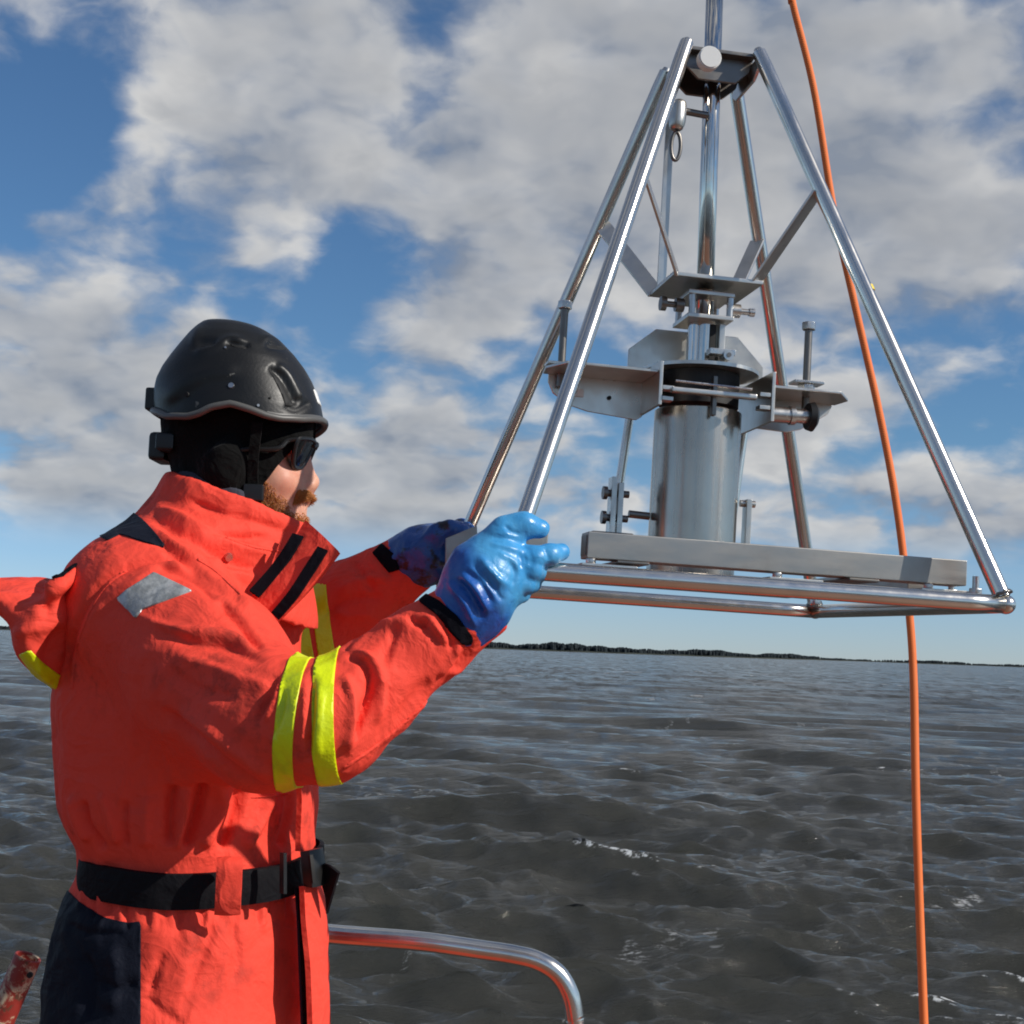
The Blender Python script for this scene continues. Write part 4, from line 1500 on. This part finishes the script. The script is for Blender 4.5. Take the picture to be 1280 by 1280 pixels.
v, q_ = sdf_mesh(hood_sdf, (-.86, 1.68, 1.24), (-.40, 2.30, 1.62), .0044)
v = relax(v, q_, 5)
n_ = vnormals(v, q_)
hpx = proj(v)
hd = .004 * fbm(v * 14, 3) + .004 * (1 - np.abs(fbm(v * [9, 14, 14] + 4, 2)) * 1.6)
for ln, a, w_ in [([(66, 738), (84, 728), (112, 712), (124, 702)], 9, 7), ([(60, 760), (90, 742), (118, 722)], -8, 7), ([(52, 740), (58, 770), (40, 800)], -6, 8), ([(70, 790), (62, 820), (66, 850)], -5, 8), ([(88, 770), (80, 800), (76, 840)], 5, 9), ([(28, 790), (50, 786), (72, 776)], 6, 8), ([(96, 700), (120, 700), (136, 690)], -6, 5)]:
    d_, t_, s_ = line_d(hpx, spline(ln, 6))
    hd += a * mm * np.exp(-(d_ / w_) ** 2) * np.clip(-n_[:, 1] + .3, 0, 1)
v = v + n_ * hd[:, None]
n_ = vnormals(v, q_); hpx = proj(v); ht = tris(q_)
hood = mesh_obj('hood', v, q_, M['suit'], man)
patch('reflective_band', v, n_, ht, np.where(n_[:, 1] < .2, -poly_sd(hpx, np.array([(24, 818), (38, 812), (52, 828), (78, 846), (78, 868), (62, 862), (44, 846)], float)), -5.), .0016, M['yellow'], hood)
patch('hood_strap', v, n_, ht, np.where(n_[:, 1] < .2, -poly_sd(hpx, np.array([(60, 722), (98, 690), (118, 676), (126, 684), (138, 684), (140, 690), (112, 690), (104, 702), (84, 716), (76, 724)], float)), -5.), .002, M['velcro'], hood)

# ---- belt
def ring_at(z, grow):
    zz = np.clip(z, tz[0], tz[-1])
    cx = np.interp(zz, tz, tcx); a = np.interp(zz, tz, tax) + grow; b = np.interp(zz, tz, tay) + grow
    return cx, a, b


bz = p(245, 1086)[2]
nb_ = 120
V_ = []; F_ = []
prof = [(-.0225, .0), (-.0215, .006), (0, .0075), (.0215, .006), (.0225, .0), (0, -.004)]
cx, a, b = ring_at(bz + .004, .004)
for k in range(nb_):
    an_ = 2 * math.pi * k / nb_
    ca, sa = math.cos(an_), math.sin(an_)
    wob = .003 * math.sin(an_ * 3 + 1) + .002 * math.sin(an_ * 7)
    for dz_, g_ in prof:
        e = 2 / 2.3
        V_.append((cx + (a + g_ + wob) * abs(ca) ** e * np.sign(ca), 2.0 + (b + g_ + wob) * abs(sa) ** e * np.sign(sa), bz + dz_ + .012 * max(0, ca) - .010 * max(0, -ca) * 0 + .003 * math.sin(an_ * 2)))
m_ = len(prof)
for k in range(nb_):
    l = (k + 1) % nb_
    for j in range(m_):
        jj = (j + 1) % m_
        F_.append((k * m_ + j, k * m_ + jj, l * m_ + jj, l * m_ + j))
belt = mesh_obj('belt', V_, F_, M['black_web'], man); sharp(belt, 60)
# belt loop, buckle and the loose end
LY = 1.797
strip('belt_loop', [(p(271, 1074, LY + .012), p(303, 1075, LY + .012)), (p(271, 1082, LY - .004), p(303, 1082, LY - .002)), (p(270, 1108, LY - .005), p(302, 1108, LY - .003)), (p(269, 1128, LY - .004), p(301, 1128, LY - .002)), (p(268, 1142, LY + .002), p(301, 1142, LY + .004))], M['suit'], .005, man, bow=.002)
strip('belt_keeper', [(p(352, 1066, 1.832), p(356, 1066, 1.836)), (p(352, 1090, 1.832), p(356, 1090, 1.836)), (p(352, 1117, 1.832), p(356, 1117, 1.836))], M['black_plastic'], .008, belt)
strip('belt_buckle', [(p(381, 1064, 1.875), p(398, 1060, 1.905)), (p(383, 1086, 1.872), p(402, 1084, 1.905)), (p(385, 1109, 1.875), p(405, 1104, 1.905))], M['black_plastic'], .014, belt, bow=.004)
strip('buckle_slot', [(p(386, 1069, 1.866), p(390, 1068, 1.87)), (p(388, 1086, 1.864), p(392, 1086, 1.868)), (p(390, 1104, 1.866), p(394, 1103, 1.87))], M['dark_hole'], .004, belt)
strip('belt_end', [(p(398, 1078, 1.90), p(402, 1104, 1.90)), (p(412, 1082, 1.885), p(408, 1122, 1.90)), (p(424, 1091, 1.875), p(409, 1142, 1.90))], M['black_web'], .004, belt)

# ---- the body under the clothes: one continuous figure
HC = p(300, 528)
def head_sdf(P):
    Q_ = P.copy()
    d = el(Q_, p(297, 526), (.103, .077, .112))
    d = smin(d, el(Q_, p(332, 585), (.058, .061, .078)), .03)
    d = smin(d, el(Q_, p(340, 622), (.042, .047, .042)), .025)           # jaw
    for s in (-1, 1):
        d = smin(d, rc(Q_, p(300, 612, 2 + s * .052), p(352, 648, 2 + s * .022), .020, .018), .02)
        d = smin(d, el(Q_, p(350, 602, 2 + s * .036), (.020, .022, .018)), .016)   # cheek
        d = smin(d, el(Q_, p(286, 580, 2 + s * .078), (.016, .010, .030)), .008)   # ear
        d = smin(d, el(Q_, p(386.5, 606, 2 + s * .0105), (.0085, .0068, .0066)), .005)     # nostril wing
        d = smax(d, -el(Q_, p(374, 572, 2 + s * .034), (.016, .018, .013)), .012)  # eye socket
        d = smax(d, -el(Q_, p(387, 612.5, 2 + s * .0065), (.0045, .003, .003)), .002)
    d = smin(d, rc(Q_, p(369, 556, 1.965), p(369, 556, 2.035), .011, .011), .016)  # brow
    d = smin(d, rc(Q_, p(375, 562), p(388.5, 600.5), .0075, .0098), .010)          # nose bridge to tip
    d = smin(d, el(Q_, p(388.5, 602.5), (.0108, .0108, .0092)), .007)
    d = smin(d, rc(Q_, p(372, 618), p(372, 618), .020, .020), .016)                # muzzle
    d = smin(d, rc(Q_, p(375.5, 624.5, 1.984), p(375.5, 624.5, 2.016), .0062, .0062), .006)
    d = smin(d, rc(Q_, p(373.5, 635.5, 1.986), p(373.5, 635.5, 2.014), .0068, .0068), .006)
    d = smax(d, -rc(Q_, p(381, 630, 1.978), p(381, 630, 2.022), .0028, .0028), .004)   # parted mouth
    d = smin(d, el(Q_, p(366, 650), (.018, .022, .017)), .016)                     # chin
    return d


def body_sdf(P):
    d = head_sdf(P)
    d = smin(d, rc(P, p(286, 598), p(258, 720), .058, .062), .03)
    d = smin(d, torso(P, .05), .05)
    for hp, kn, an in LEGS:
        d = smin(d, smin(rc(P, hp, kn, .085, .058), rc(P, kn, an, .056, .040), .03), .05)
        d = smin(d, rc(P, an, an + np.array([.15, 0, -.055]), .036, .03), .02)
    for ch in (NARM, NFORE, FARM, FFORE):
        d = smin(d, chain(P, [(a, max(.026, r_ * .55)) for a, r_ in ch], .02), .02)
    return d


v, q_ = sdf_mesh(body_sdf, (-.80, 1.52, .004), (.06, 2.48, 1.90), .0075)
# refine the head and snap it to the true surface
bm = bmesh.new()
vs = [bm.verts.new(x) for x in v]
for f in q_: bm.faces.new([vs[i] for i in f])
zc = p(300, 675)[2]
for it in range(2):
    xz = p(312 if it == 0 else 318, 600)[0]
    ed = [e for e in bm.edges if all(w_.co.z > zc and (w_.co.x > xz) for w_ in e.verts)]
    bmesh.ops.subdivide_edges(bm, edges=ed, cuts=1, use_grid_fill=True)
bmesh.ops.triangulate(bm, faces=bm.faces[:])
bm.verts.index_update()
v = np.array([x.co for x in bm.verts]); q_ = np.array([[x.index for x in f.verts] for f in bm.faces])
bm.free()
for _ in range(4):
    e = .0008
    d0 = body_sdf(v.astype(f32)).astype(float)
    g_ = np.stack([(body_sdf((v + np.eye(3)[k] * e).astype(f32)) - body_sdf((v - np.eye(3)[k] * e).astype(f32))) / (2 * e) for k in range(3)], 1)
    gn = np.linalg.norm(g_, axis=1, keepdims=True) + 1e-6
    v = v - np.clip(d0, -.004, .004)[:, None] * g_ / gn / np.maximum(gn, .5)
body = mesh_obj('body', v, q_, M['skin'], man)
bn = vnormals(v, q_); bpx = proj(v)
sxz = bpx.copy()
# knitted liner over skull, ears and neck
lv, lq = sdf_mesh(lambda P: smin(smin(head_sdf(P), rc(P, p(286, 598), p(262, 690), .060, .060), .03), el(P, p(290, 596, 2.0), (.044, .088, .046)), .02) - .0055, (-.50, 1.85, 1.36), (-.20, 2.15, 1.90), .0042)
ln_ = vnormals(lv, lq)
lv = lv + ln_ * (.0016 * fbm(lv * 40, 2) + .0015 * (1 - 2 * np.abs(vnoise(lv * [14, 14, 30]))))[:, None]
def flat(P):
    '''where the near half of a two-sided thing shows; the far half mirrors it'''
    return proj(np.stack([P[:, 0], 2.0 - np.abs(P[:, 1] - 2.0), P[:, 2]], 1))
lg = -poly_sd(flat(lv), np.array([(150, 470), (395, 470), (391, 551), (372, 556), (356, 572), (342, 588), (330, 604), (325, 622), (326, 652), (318, 690), (150, 760)], float))
patch('knit_liner', lv, ln_, tris(lq), lg, .0, M['knit'], body, .006)
# lips
lipg = -poly_sd(bpx, np.array([(366, 626), (378, 621), (386, 627), (383, 631), (386, 637), (378, 642), (366, 637)], float))
# eyes
for s in (-1, 1):
    bm = bmesh.new(); bmesh.ops.create_uvsphere(bm, u_segments=20, v_segments=14, radius=.0115)
    mb = MB(); mb.bm(bm, lambda x, c=p(366, 570.5, 2 + s * .031): np.array(x) + c); eo = mb.obj('eye', M['eye'], body, local=False)
    bm = bmesh.new(); bmesh.ops.create_uvsphere(bm, u_segments=14, v_segments=8, radius=.0052)
    mb = MB(); mb.bm(bm, lambda x, c=p(373.5, 571, 2 + s * .031): np.array(x) * [.6, 1, 1] + c); mb.obj('iris', M['dark_hole'], eo, local=False)
# beard, moustache and brows as short single hairs
def hairs(name, count, region, length, droop, parent, seed, rr=.00042):
    rg = np.random.default_rng(seed)
    g = region
    wt = np.clip(g, 0, None)
    fa = q_
    c = v[fa].mean(1); fw = wt[fa].min(1)
    ar = np.linalg.norm(np.cross(v[fa[:, 1]] - v[fa[:, 0]], v[fa[:, 2]] - v[fa[:, 0]]), axis=1) * (fw > 0) * np.clip(.15 + fw, 0, 1)
    if ar.sum() == 0: print('NO HAIR', name); return
    pick = rg.choice(len(fa), count, p=ar / ar.sum())
    V_ = []; F_ = []
    for f in pick:
        a, b_, c_ = rg.dirichlet((1, 1, 1))
        r0 = a * v[fa[f, 0]] + b_ * v[fa[f, 1]] + c_ * v[fa[f, 2]]
        n0 = bn[fa[f, 0]]
        dr = np.array(droop) + rg.normal(size=3) * .35
        d1 = n0 * .8 + dr * .7; d1 /= np.linalg.norm(d1)
        d2 = n0 * .25 + dr; d2 /= np.linalg.norm(d2)
        L = length * rg.uniform(.6, 1.25)
        pts_ = [r0 - n0 * .0008, r0 + d1 * L * .45, r0 + d1 * L * .45 + d2 * L * .55]
        s1 = np.cross(d1, [.3, .9, .2]); s1 /= np.linalg.norm(s1) + 1e-9; s2 = np.cross(d1, s1)
        k0 = len(V_)
        for P_, r_ in zip(pts_[:2], (rr, rr * .8)):
            for an_ in (0, 2.09, 4.19):
                V_.append(P_ + r_ * (math.cos(an_) * s1 + math.sin(an_) * s2))
        V_.append(pts_[2])
        for k in range(3):
            l = (k + 1) % 3
            F_.append((k0 + k, k0 + l, k0 + 3 + l, k0 + 3 + k)); F_.append((k0 + 3 + k, k0 + 3 + l, k0 + 6))
    o_ = mesh_obj(name, V_, F_, M['beard'], parent)
    return o_


fx = flat(v)
gb = -poly_sd(fx, np.array([(296, 570), (326, 586), (338, 602), (348, 616), (358, 620), (362, 634), (368, 640), (380, 640), (390, 652), (380, 675), (300, 695)], float)) / 9
gb = np.where(bn[:, 2] < .8, gb, -1)
hairs('beard', 8500, gb, .0080, (.25, 0, -.8), body, 1)
gm = -poly_sd(fx, np.array([(355, 632), (361, 617), (374, 611), (388, 612), (392, 623), (380, 626), (368, 629), (360, 641)], float)) / 4
hairs('moustache', 2300, np.where(np.abs(v[:, 1] - 2) < .034, gm, -1), .0085, (.35, 0, -.75), body, 2)
ge = -poly_sd(fx, np.array([(362, 551), (386, 547), (388, 553), (362, 558)], float)) / 4
for s in (-1, 1): hairs('eyebrow', 260, np.where(np.abs((v[:, 1] - 2) * s - .028) < .017, ge, -1), .006, (.2, 0, .3), body, 3)

# ---- sunglasses
gl = tag(empty('sunglasses', tuple(p(386, 570))), 'black framed sunglasses worn by the man in the helmet', 'sunglasses')
GV = {}
def gsurf(y, t, out=0.0):
    """point of the wrapped front: y sideways, t = 0 top .. 1 bottom"""
    a = p(395, 553); b = p(379.5, 588)
    c = a + (b - a) * t
    return np.array([c[0] - 3.4 * y * y + out, 2.0 + y, c[2] - 1.0 * y * y])


LOOP = [(.008, .08), (.010, .5), (.018, .90), (.034, 1.0), (.050, .92), (.061, .55), (.066, .06), (.052, -.01), (.035, -.02), (.018, .0)]


def lens(s):
    V_ = []; F_ = []
    lp = spline([np.array([y_, t_, 0]) for y_, t_ in LOOP], 6, True)
    n_ = len(lp); m_ = 8
    c_ = lp.mean(0)
    for lay in (.0008, -.0010):
        for k in range(m_):
            for q in lp:
                e = c_ + (q - c_) * ((k + .02) / (m_ - 1 + .02))
                V_.append(gsurf(s * e[0], e[1], lay))
    for L_ in range(2):
        o_ = L_ * n_ * m_
        F_.append(tuple(o_ + i for i in (range(n_) if L_ else range(n_ - 1, -1, -1))))
        for k in range(m_ - 1):
            for i in range(n_):
                j = (i + 1) % n_
                a, b_, c2, d2 = o_ + k * n_ + i, o_ + k * n_ + j, o_ + (k + 1) * n_ + j, o_ + (k + 1) * n_ + i
                F_.append((a, b_, c2, d2) if L_ else (d2, c2, b_, a))
    return mesh_obj('lens', V_, F_, M['lens'], gl)


lens(-1); lens(1)
fr = []
for s in (-1, 1):
    P = spline([gsurf(s * y_, t_) for y_, t_ in LOOP], 6, True)
    V_, F_ = tube(P, .0033, 8, True); fr.append((V_, F_))
V_, F_ = tube(spline([gsurf(y_, t_, .001) for y_, t_ in ((-.011, .18), (0, .10), (.011, .18))], 5), .0034, 8); fr.append((V_, F_))
mb = MB()
for a, b in fr: mb.add(a, b)
mb.obj('frame', M['black_plastic'], gl, local=False)
for s in (-1, 1):
    mb = MB()
    P = spline([gsurf(s * .065, .04), gsurf(s * .0685, .10) + [-.012, 0, .0], p(345, 561, 2 + s * .0775), p(300, 563, 2 + s * .083), p(278, 575, 2 + s * .083)], 5)
    V_, F_ = tube(P, [.0036] * len(P), 8)
    mb.add(V_, F_); mb.obj('temple', M['black_plastic'], gl, local=False)

# ---- helmet
RIMX = [(0, 412, 519), (.02, 409, 521), (.10, 390, 527), (.217, 364, 531), (.29, 350, 530), (.37, 336, 525), (.47, 309, 520), (.57, 285, 526), (.64, 268, 534), (.71, 258, 538), (.85, 226, 537), (1, 193, 523)]
HROW = [(403.0, 256, 306, .020), (405.5, 250, 322, .036), (412, 244, 338, .052), (425, 232, 358, .070), (440, 221, 373, .085), (455, 210, 385, .095), (470, 200, 394, .102), (485, 193, 400, .107), (500, 190, 405, .110), (515, 190, 408, .112), (535, 193, 410, .113)]
hr = np.array(HROW); hr[:, 1] += 5; hr[:, 2] -= 4


def helm(th, vv, grow=0.0):
    """th: 0 front .. pi back (both sides), vv: 0 rim .. 1 crown"""
    ca, sa = math.cos(th), math.sin(th)
    fr_ = .5 - .5 * ca
    ry = np.interp(fr_, [r_[0] for r_ in RIMX], [r_[2] for r_ in RIMX])
    yy = ry + (403.5 - ry) * vv
    xb = np.interp(yy, hr[:, 0], hr[:, 1]); xf = np.interp(yy, hr[:, 0], hr[:, 2]); hw = np.interp(yy, hr[:, 0], hr[:, 3])
    A = p(xb, yy); B = p(xf, yy)
    cx = (A[0] + B[0]) / 2; ax_ = (B[0] - A[0]) / 2 + grow; hw = hw + grow
    e = 2 / 2.15
    x = cx + ax_ * abs(ca) ** e * (1 if ca > 0 else -1); y = 2.0 + hw * abs(sa) ** e * (1 if sa > 0 else -1)
    return np.array([x, y, A[2] * (1 - fr_) + B[2] * fr_ + grow * vv])


nth, nvv = 160, 64
HV = []; HF = []
vvs = [1 - (1 - k / (nvv - 1)) ** 1.0 for k in range(nvv)]
for i in range(nth):
    th = 2 * math.pi * i / nth
    for k in range(nvv):
        vv = vvs[k]
        HV.append(helm(th, vv))
HV = np.array(HV)
for i in range(nth):
    j = (i + 1) % nth
    for k in range(nvv - 1):
        HF.append((i * nvv + k, j * nvv + k, j * nvv + k + 1, i * nvv + k + 1))
topc = HV.reshape(nth, nvv, 3)[:, -1].mean(0) + [0, 0, .0008]
HV = np.vstack([HV, [topc]])
for i in range(nth): HF.append((i * nvv + nvv - 1, ((i + 1) % nth) * nvv + nvv - 1, len(HV) - 1))
HV = np.array(HV)
HQ = np.array([f if len(f) == 4 else (f[0], f[1], f[2], f[2]) for f in HF])
HT = np.array([f[:3] for f in HF] + [(f[0], f[2], f[3]) for f in HF if len(f) == 4], int)
HV[:-1] = relax(HV, HT, 3, .4)[:-1]
HN = vnormals(HV, HT)
if (HN[:, 2] * (HV[:, 2] - HC[2])).mean() < 0: HN = -HN
hxy = flat(HV)
hs = np.abs(HN[:, 1])
hd = np.zeros(len(HV))
def hfold(line, amp, wd):
    global hd
    d_, t_, s_ = line_d(hxy, spline([(a, b) for a, b in line], 8))
    tp = np.clip(np.minimum(t_, 1 - t_) / .12, 0, 1)
    hd += amp * np.exp(-(d_ / wd) ** 2) * tp * np.clip(hs * 2.2, 0, 1)


# crown ridge, moulded swoops and the lip over the ear
hfold([(253, 405), (244, 425), (250, 440), (272, 432), (290, 424), (310, 430)], .0035, 6)
hfold([(240, 440), (252, 428), (272, 428)], -.004, 5)
hfold([(282, 428), (296, 430), (312, 432)], -.005, 3)
hfold([(330, 430), (350, 432), (372, 440), (384, 456)], -.005, 4)
hfold([(322, 424), (350, 424), (380, 444), (392, 470)], .003, 6)
hfold([(204, 500), (230, 478), (262, 464), (300, 462)], .0018, 8)
hfold([(206, 515), (232, 498), (262, 482), (300, 478)], -.0018, 8)
hfold([(336, 458), (352, 470), (366, 496), (374, 508)], -.0065, 4.5)
hfold([(345, 455), (360, 468), (371, 488), (378, 500)], .0032, 4)
hfold([(356, 506), (370, 512), (388, 502)], -.003, 4)
hfold([(392, 470), (402, 486), (404, 512)], .002, 5)
HV2 = HV + HN * hd[:, None]
HN = vnormals(HV2, HT)
if (HN[:, 2] * (HV[:, 2] - HC[2])).mean() < 0: HN = -HN
helmet = mesh_obj('helmet', HV2, HT, M['helmet'], man)
sm = helmet.modifiers.new('thickness', 'SOLIDIFY'); sm.thickness = .004; sm.offset = -1
for s_ in (-1, 1):
    side = (HV2[:, 1] - 2.0) * s_ > .012
    for poly in ([(334, 456), (345, 464), (358, 479), (368, 497), (367, 508), (357, 507), (351, 491)], [(284, 427), (298, 430), (309, 432), (307, 435), (294, 434)], [(332, 429), (352, 431), (360, 436), (350, 436), (336, 433)]):
        patch('vent', HV2, HN, HT, np.where((hs > .12) & side, -poly_sd(hxy, np.array(poly, float)), -5.0), .0006, M['dark_hole'], helmet)
zb = -np.maximum(np.abs(HV2[:, 1] - 2.0) - .016, np.abs(HV2[:, 2] - p(404, 498)[2]) - .010)
patch('badge', HV2, HN, HT, np.where(HV2[:, 0] > p(380, 500)[0], zb, -.05), .001, M['whiteplastic'], helmet)
rim = [helm(2 * math.pi * i / 120, 0.0, .0015) for i in range(120)]
V_, F_ = tube(np.array(rim) - [0, 0, .001], .0050, 10, True)
mesh_obj('rim', V_, F_, M['rim'], helmet)
# visor lip
vis = []
for i in range(33):
    th = math.radians(-64 + 4 * i)
    a = helm(th, .0); b = helm(th, .05)
    o_ = np.array([math.cos(th), math.sin(th) * .6, -.12]) * .0055 * max(0, math.cos(th * 1.3))
    vis.append((b + (a - b) * .2, a + o_))
V_ = [q for ab in vis for q in ab] + [q - np.array([0, 0, .003]) for ab in vis for q in ab]
F_ = []
m_ = len(vis) * 2
for i in range(len(vis) - 1):
    a = 2 * i
    F_ += [(a, a + 1, a + 3, a + 2), (m_ + a, m_ + a + 2, m_ + a + 3, m_ + a + 1), (a + 1, m_ + a + 1, m_ + a + 3, a + 3)]
mesh_obj('visor_lip', V_, F_, M['rim'], helmet)


def hpoint(x, y):
    i = int(np.argmin(np.where(HV2[:, 1] < 2.0, ((hxy - [x, y]) ** 2).sum(1), 1e9)))
    return HV2[i], HN[i]


for x, y, r_, mt in ((287, 482, .0054, 'bolt'), (324, 507, .0026, 'bolt'), (336, 497, .0022, 'dark_hole'), (233, 493, .0045, 'dark_hole'), (283, 436, .0022, 'bolt')):
    c, n_ = hpoint(x, y)
    mb = MB(); mb.cyl(c - n_ * .003, c + n_ * .0018, r_, 16, r_ * .7); mb.obj('rivet', M[mt], helmet, local=False)
# rear clip, rear adjuster and chin strap
mb = MB(); A_ = p(187, 494); mb.box(A_ + [-.001, -.022, -.024], A_ + [.018, .022, .008], bev=.003); mb.obj('lamp_clip', M['black_plastic'], helmet, local=False)
mb = MB(); A_ = p(203, 560)
mb.box(A_ + [-.013, -.032, -.021], A_ + [.012, .032, .019], bev=.006)
mb.box(A_ + [.004, -.06, -.010], A_ + [.03, .06, .014], bev=.004)
mb.obj('adjuster', M['black_plastic'], helmet, local=False)
for s in (-1, 1):
    P = spline([p(322, 528, 2 + s * .094), p(318, 560, 2 + s * .090), p(316, 590, 2 + s * .083), p(318, 620, 2 + s * .074), p(326, 648, 2 + s * .05), p(332, 660, 2.0 + s * .02)], 6)
    rows = [(q - np.array([.007, 0, 0]), q + np.array([.007, 0, 0])) for q in P[::3]]
    strip('chin_strap', rows, M['knit'], .003, helmet, 2)
    mb = MB(); A_ = p(317, 616, 2 + s * .080); mb.box(A_ + [-.014, -.005, -.012], A_ + [.014, .005, .012], bev=.003); mb.obj('strap_buckle', M['black_plastic'], helmet, local=False)

# ---- gloves
HY = 1.665
def H(x, y, dy=0.0): return p(x, y, HY + dy)


def near_hand(P):
    # cuff and back of the hand
    d = chain(P, [(H(566, 782, -.003), .0395), (H(588, 760, -.006), .0390), (H(609, 726, -.012), .039)], .02)
    pal = smin(rc(P, H(605, 722, -.012), H(638, 702, -.014), .034, .019), rc(P, H(600, 712, -.01), H(626, 682, -.012), .034, .022), .018)
    pal = smin(pal, rc(P, H(612, 735, -.012), H(634, 724, -.010), .031, .017), .018)
    d = smin(d, pal, .03)
    # thumb lies on top of the tube
    d = smin(d, chain(P, [(H(612, 690, -.006), .024), (H(632, 664, -.012), .0155), (H(655, 656, -.012), .0135), (H(675, 661, -.004), .0118)], .012), .012)
    # four fingers, each bent differently, closing round the tube
    F1 = chain(P, [(H(640, 694, -.016), .0145), (H(668, 697, -.016), .0130), (H(688, 693, -.008), .0122), (H(701, 690, .004), .0105)], .006)
    F2 = chain(P, [(H(634, 707, -.018), .0145), (H(664, 713, -.017), .0130), (H(674, 713, .006), .0122), (H(664, 712, .028), .0110)], .006)
    F3 = chain(P, [(H(628, 721, -.017), .0140), (H(655, 729, -.014), .0128), (H(663, 728, .010), .0120), (H(652, 725, .030), .0108)], .006)
    F4 = chain(P, [(H(620, 734, -.013), .0130), (H(644, 743, -.008), .0118), (H(651, 741, .012), .0110), (H(642, 737, .028), .0098)], .006)
    F_ = np.minimum(np.minimum(F1, F2), np.minimum(F3, F4))
    d = smin(d, F_, .004)
    return np.maximum(d, -((P - H(548, 784).astype(f32)) @ SD.astype(f32)))


v, q_ = sdf_mesh(near_hand, (-.16, 1.55, 1.40), (.10, 1.78, 1.64), .0024)
v = relax(v, q_, 2)
n_ = vnormals(v, q_); gp = proj(v)
gd = .0007 * fbm(v * 60, 2)
fr_ = np.clip(-n_[:, 1] + .3, 0, 1)
for ln, a, w_ in [([(566, 722), (585, 740), (606, 776)], -5, 4), ([(574, 716), (594, 736), (612, 768)], 4, 4), ([(580, 712), (602, 730), (618, 758)], -3.5, 4),
                  ([(590, 700), (604, 722), (630, 742)], -3, 4), ([(598, 694), (616, 716), (636, 734)], 3, 4), ([(604, 712), (622, 742), (632, 752)], -3, 3),
                  ([(612, 672), (630, 672), (650, 678), (664, 690)], -2.6, 3.2), ([(610, 680), (632, 684), (654, 690)], 2.2, 3), ([(630, 655), (638, 664), (652, 668)], -2.2, 2.4),
                  ([(648, 690), (652, 700), (650, 712)], -2.6, 2.4), ([(656, 690), (660, 700), (658, 710)], 1.6, 2.2), ([(680, 684), (684, 694), (686, 700)], -1.6, 2),
                  ([(636, 700), (644, 716), (640, 734)], -2.2, 3), ([(558, 726), (578, 750), (596, 786)], 4.5, 4), ([(620, 690), (640, 700), (652, 716)], 1.8, 3)]:
    d_, t_, s_ = line_d(gp, spline(ln, 6))
    tp = np.clip(np.minimum(t_, 1 - t_) / .2, 0, 1)
    gd += a * mm * np.exp(-(d_ / w_) ** 2) * fr_ * tp
v = v + n_ * gd[:, None]
hand_blend = np.clip(((gp - [604, 714]) @ np.array([.86, -.52])) / 34 + .5 + .25 * fbm(v * 35, 2), 0, 1)
mesh_obj('glove', v, q_, M['glove'], man, attrs={'hand_blend': hand_blend})

GY = 2.255
def G(x, y, dy=0.0): return p(x, y, GY + dy)


def far_hand(P):
    d = chain(P, [(G(492, 716, .02), .043), (G(515, 700, .01), .041), (G(535, 688, .0), .040)], .02)
    d = smin(d, rc(P, G(533, 692, .0), G(556, 678, .01), .038, .028), .025)
    d = smin(d, rc(P, G(535, 700, .0), G(556, 700, .01), .034, .024), .02)
    F_ = None
    for k, (y0, y1) in enumerate(((662, 660), (674, 671), (688, 685), (702, 700))):
        f_ = chain(P, [(G(556, y0 + 4, .025), .0145), (G(574, y1, .018), .0135), (G(583, y1 + 2, -.004), .0122), (G(575, y1 + 4, -.024), .0112)], .006)
        F_ = f_ if F_ is None else np.minimum(F_, f_)
    d = smin(d, F_, .007)
    d = smin(d, chain(P, [(G(535, 684, -.02), .022), (G(548, 668, -.034), .016), (G(562, 662, -.036), .0138), (G(574, 664, -.030), .0118)], .01), .012)
    return np.maximum(d, -((P - G(482, 728, .02).astype(f32)) @ FD.astype(f32)))


v, q_ = sdf_mesh(far_hand, (-.26, 2.12, 1.44), (-.02, 2.38, 1.66), .0028)
v = relax(v, q_, 2); n_ = vnormals(v, q_); gp = proj(v)
v = v + n_ * (.0015 * fbm(v * 55, 2) + .002 * (1 - 2 * np.abs(vnoise(v * 40))))[:, None]
tag(mesh_obj('glove', v, q_, M['glove_dark'], man), 'dark blue glove')

# ---- boots (below the picture)
for hp, kn, an in LEGS:
    a0 = np.array([an[0], an[1], 0])
    v, q_ = sdf_mesh(lambda P: smax(smin(rc(P, a0 + [0, 0, .06], a0 + [0, 0, .26], .062, .070), smin(rc(P, a0 + [.0, 0, .045], a0 + [.17, 0, .04], .05, .045), rc(P, a0 + [-.03, 0, .05], a0 + [.02, 0, .05], .05, .05), .02), .03), .004 - P[:, 2], .004), a0 + [-.14, -.12, -.02], a0 + [.28, .12, .34], .008)
    mesh_obj('boot', v, q_, M['rubber'], man)
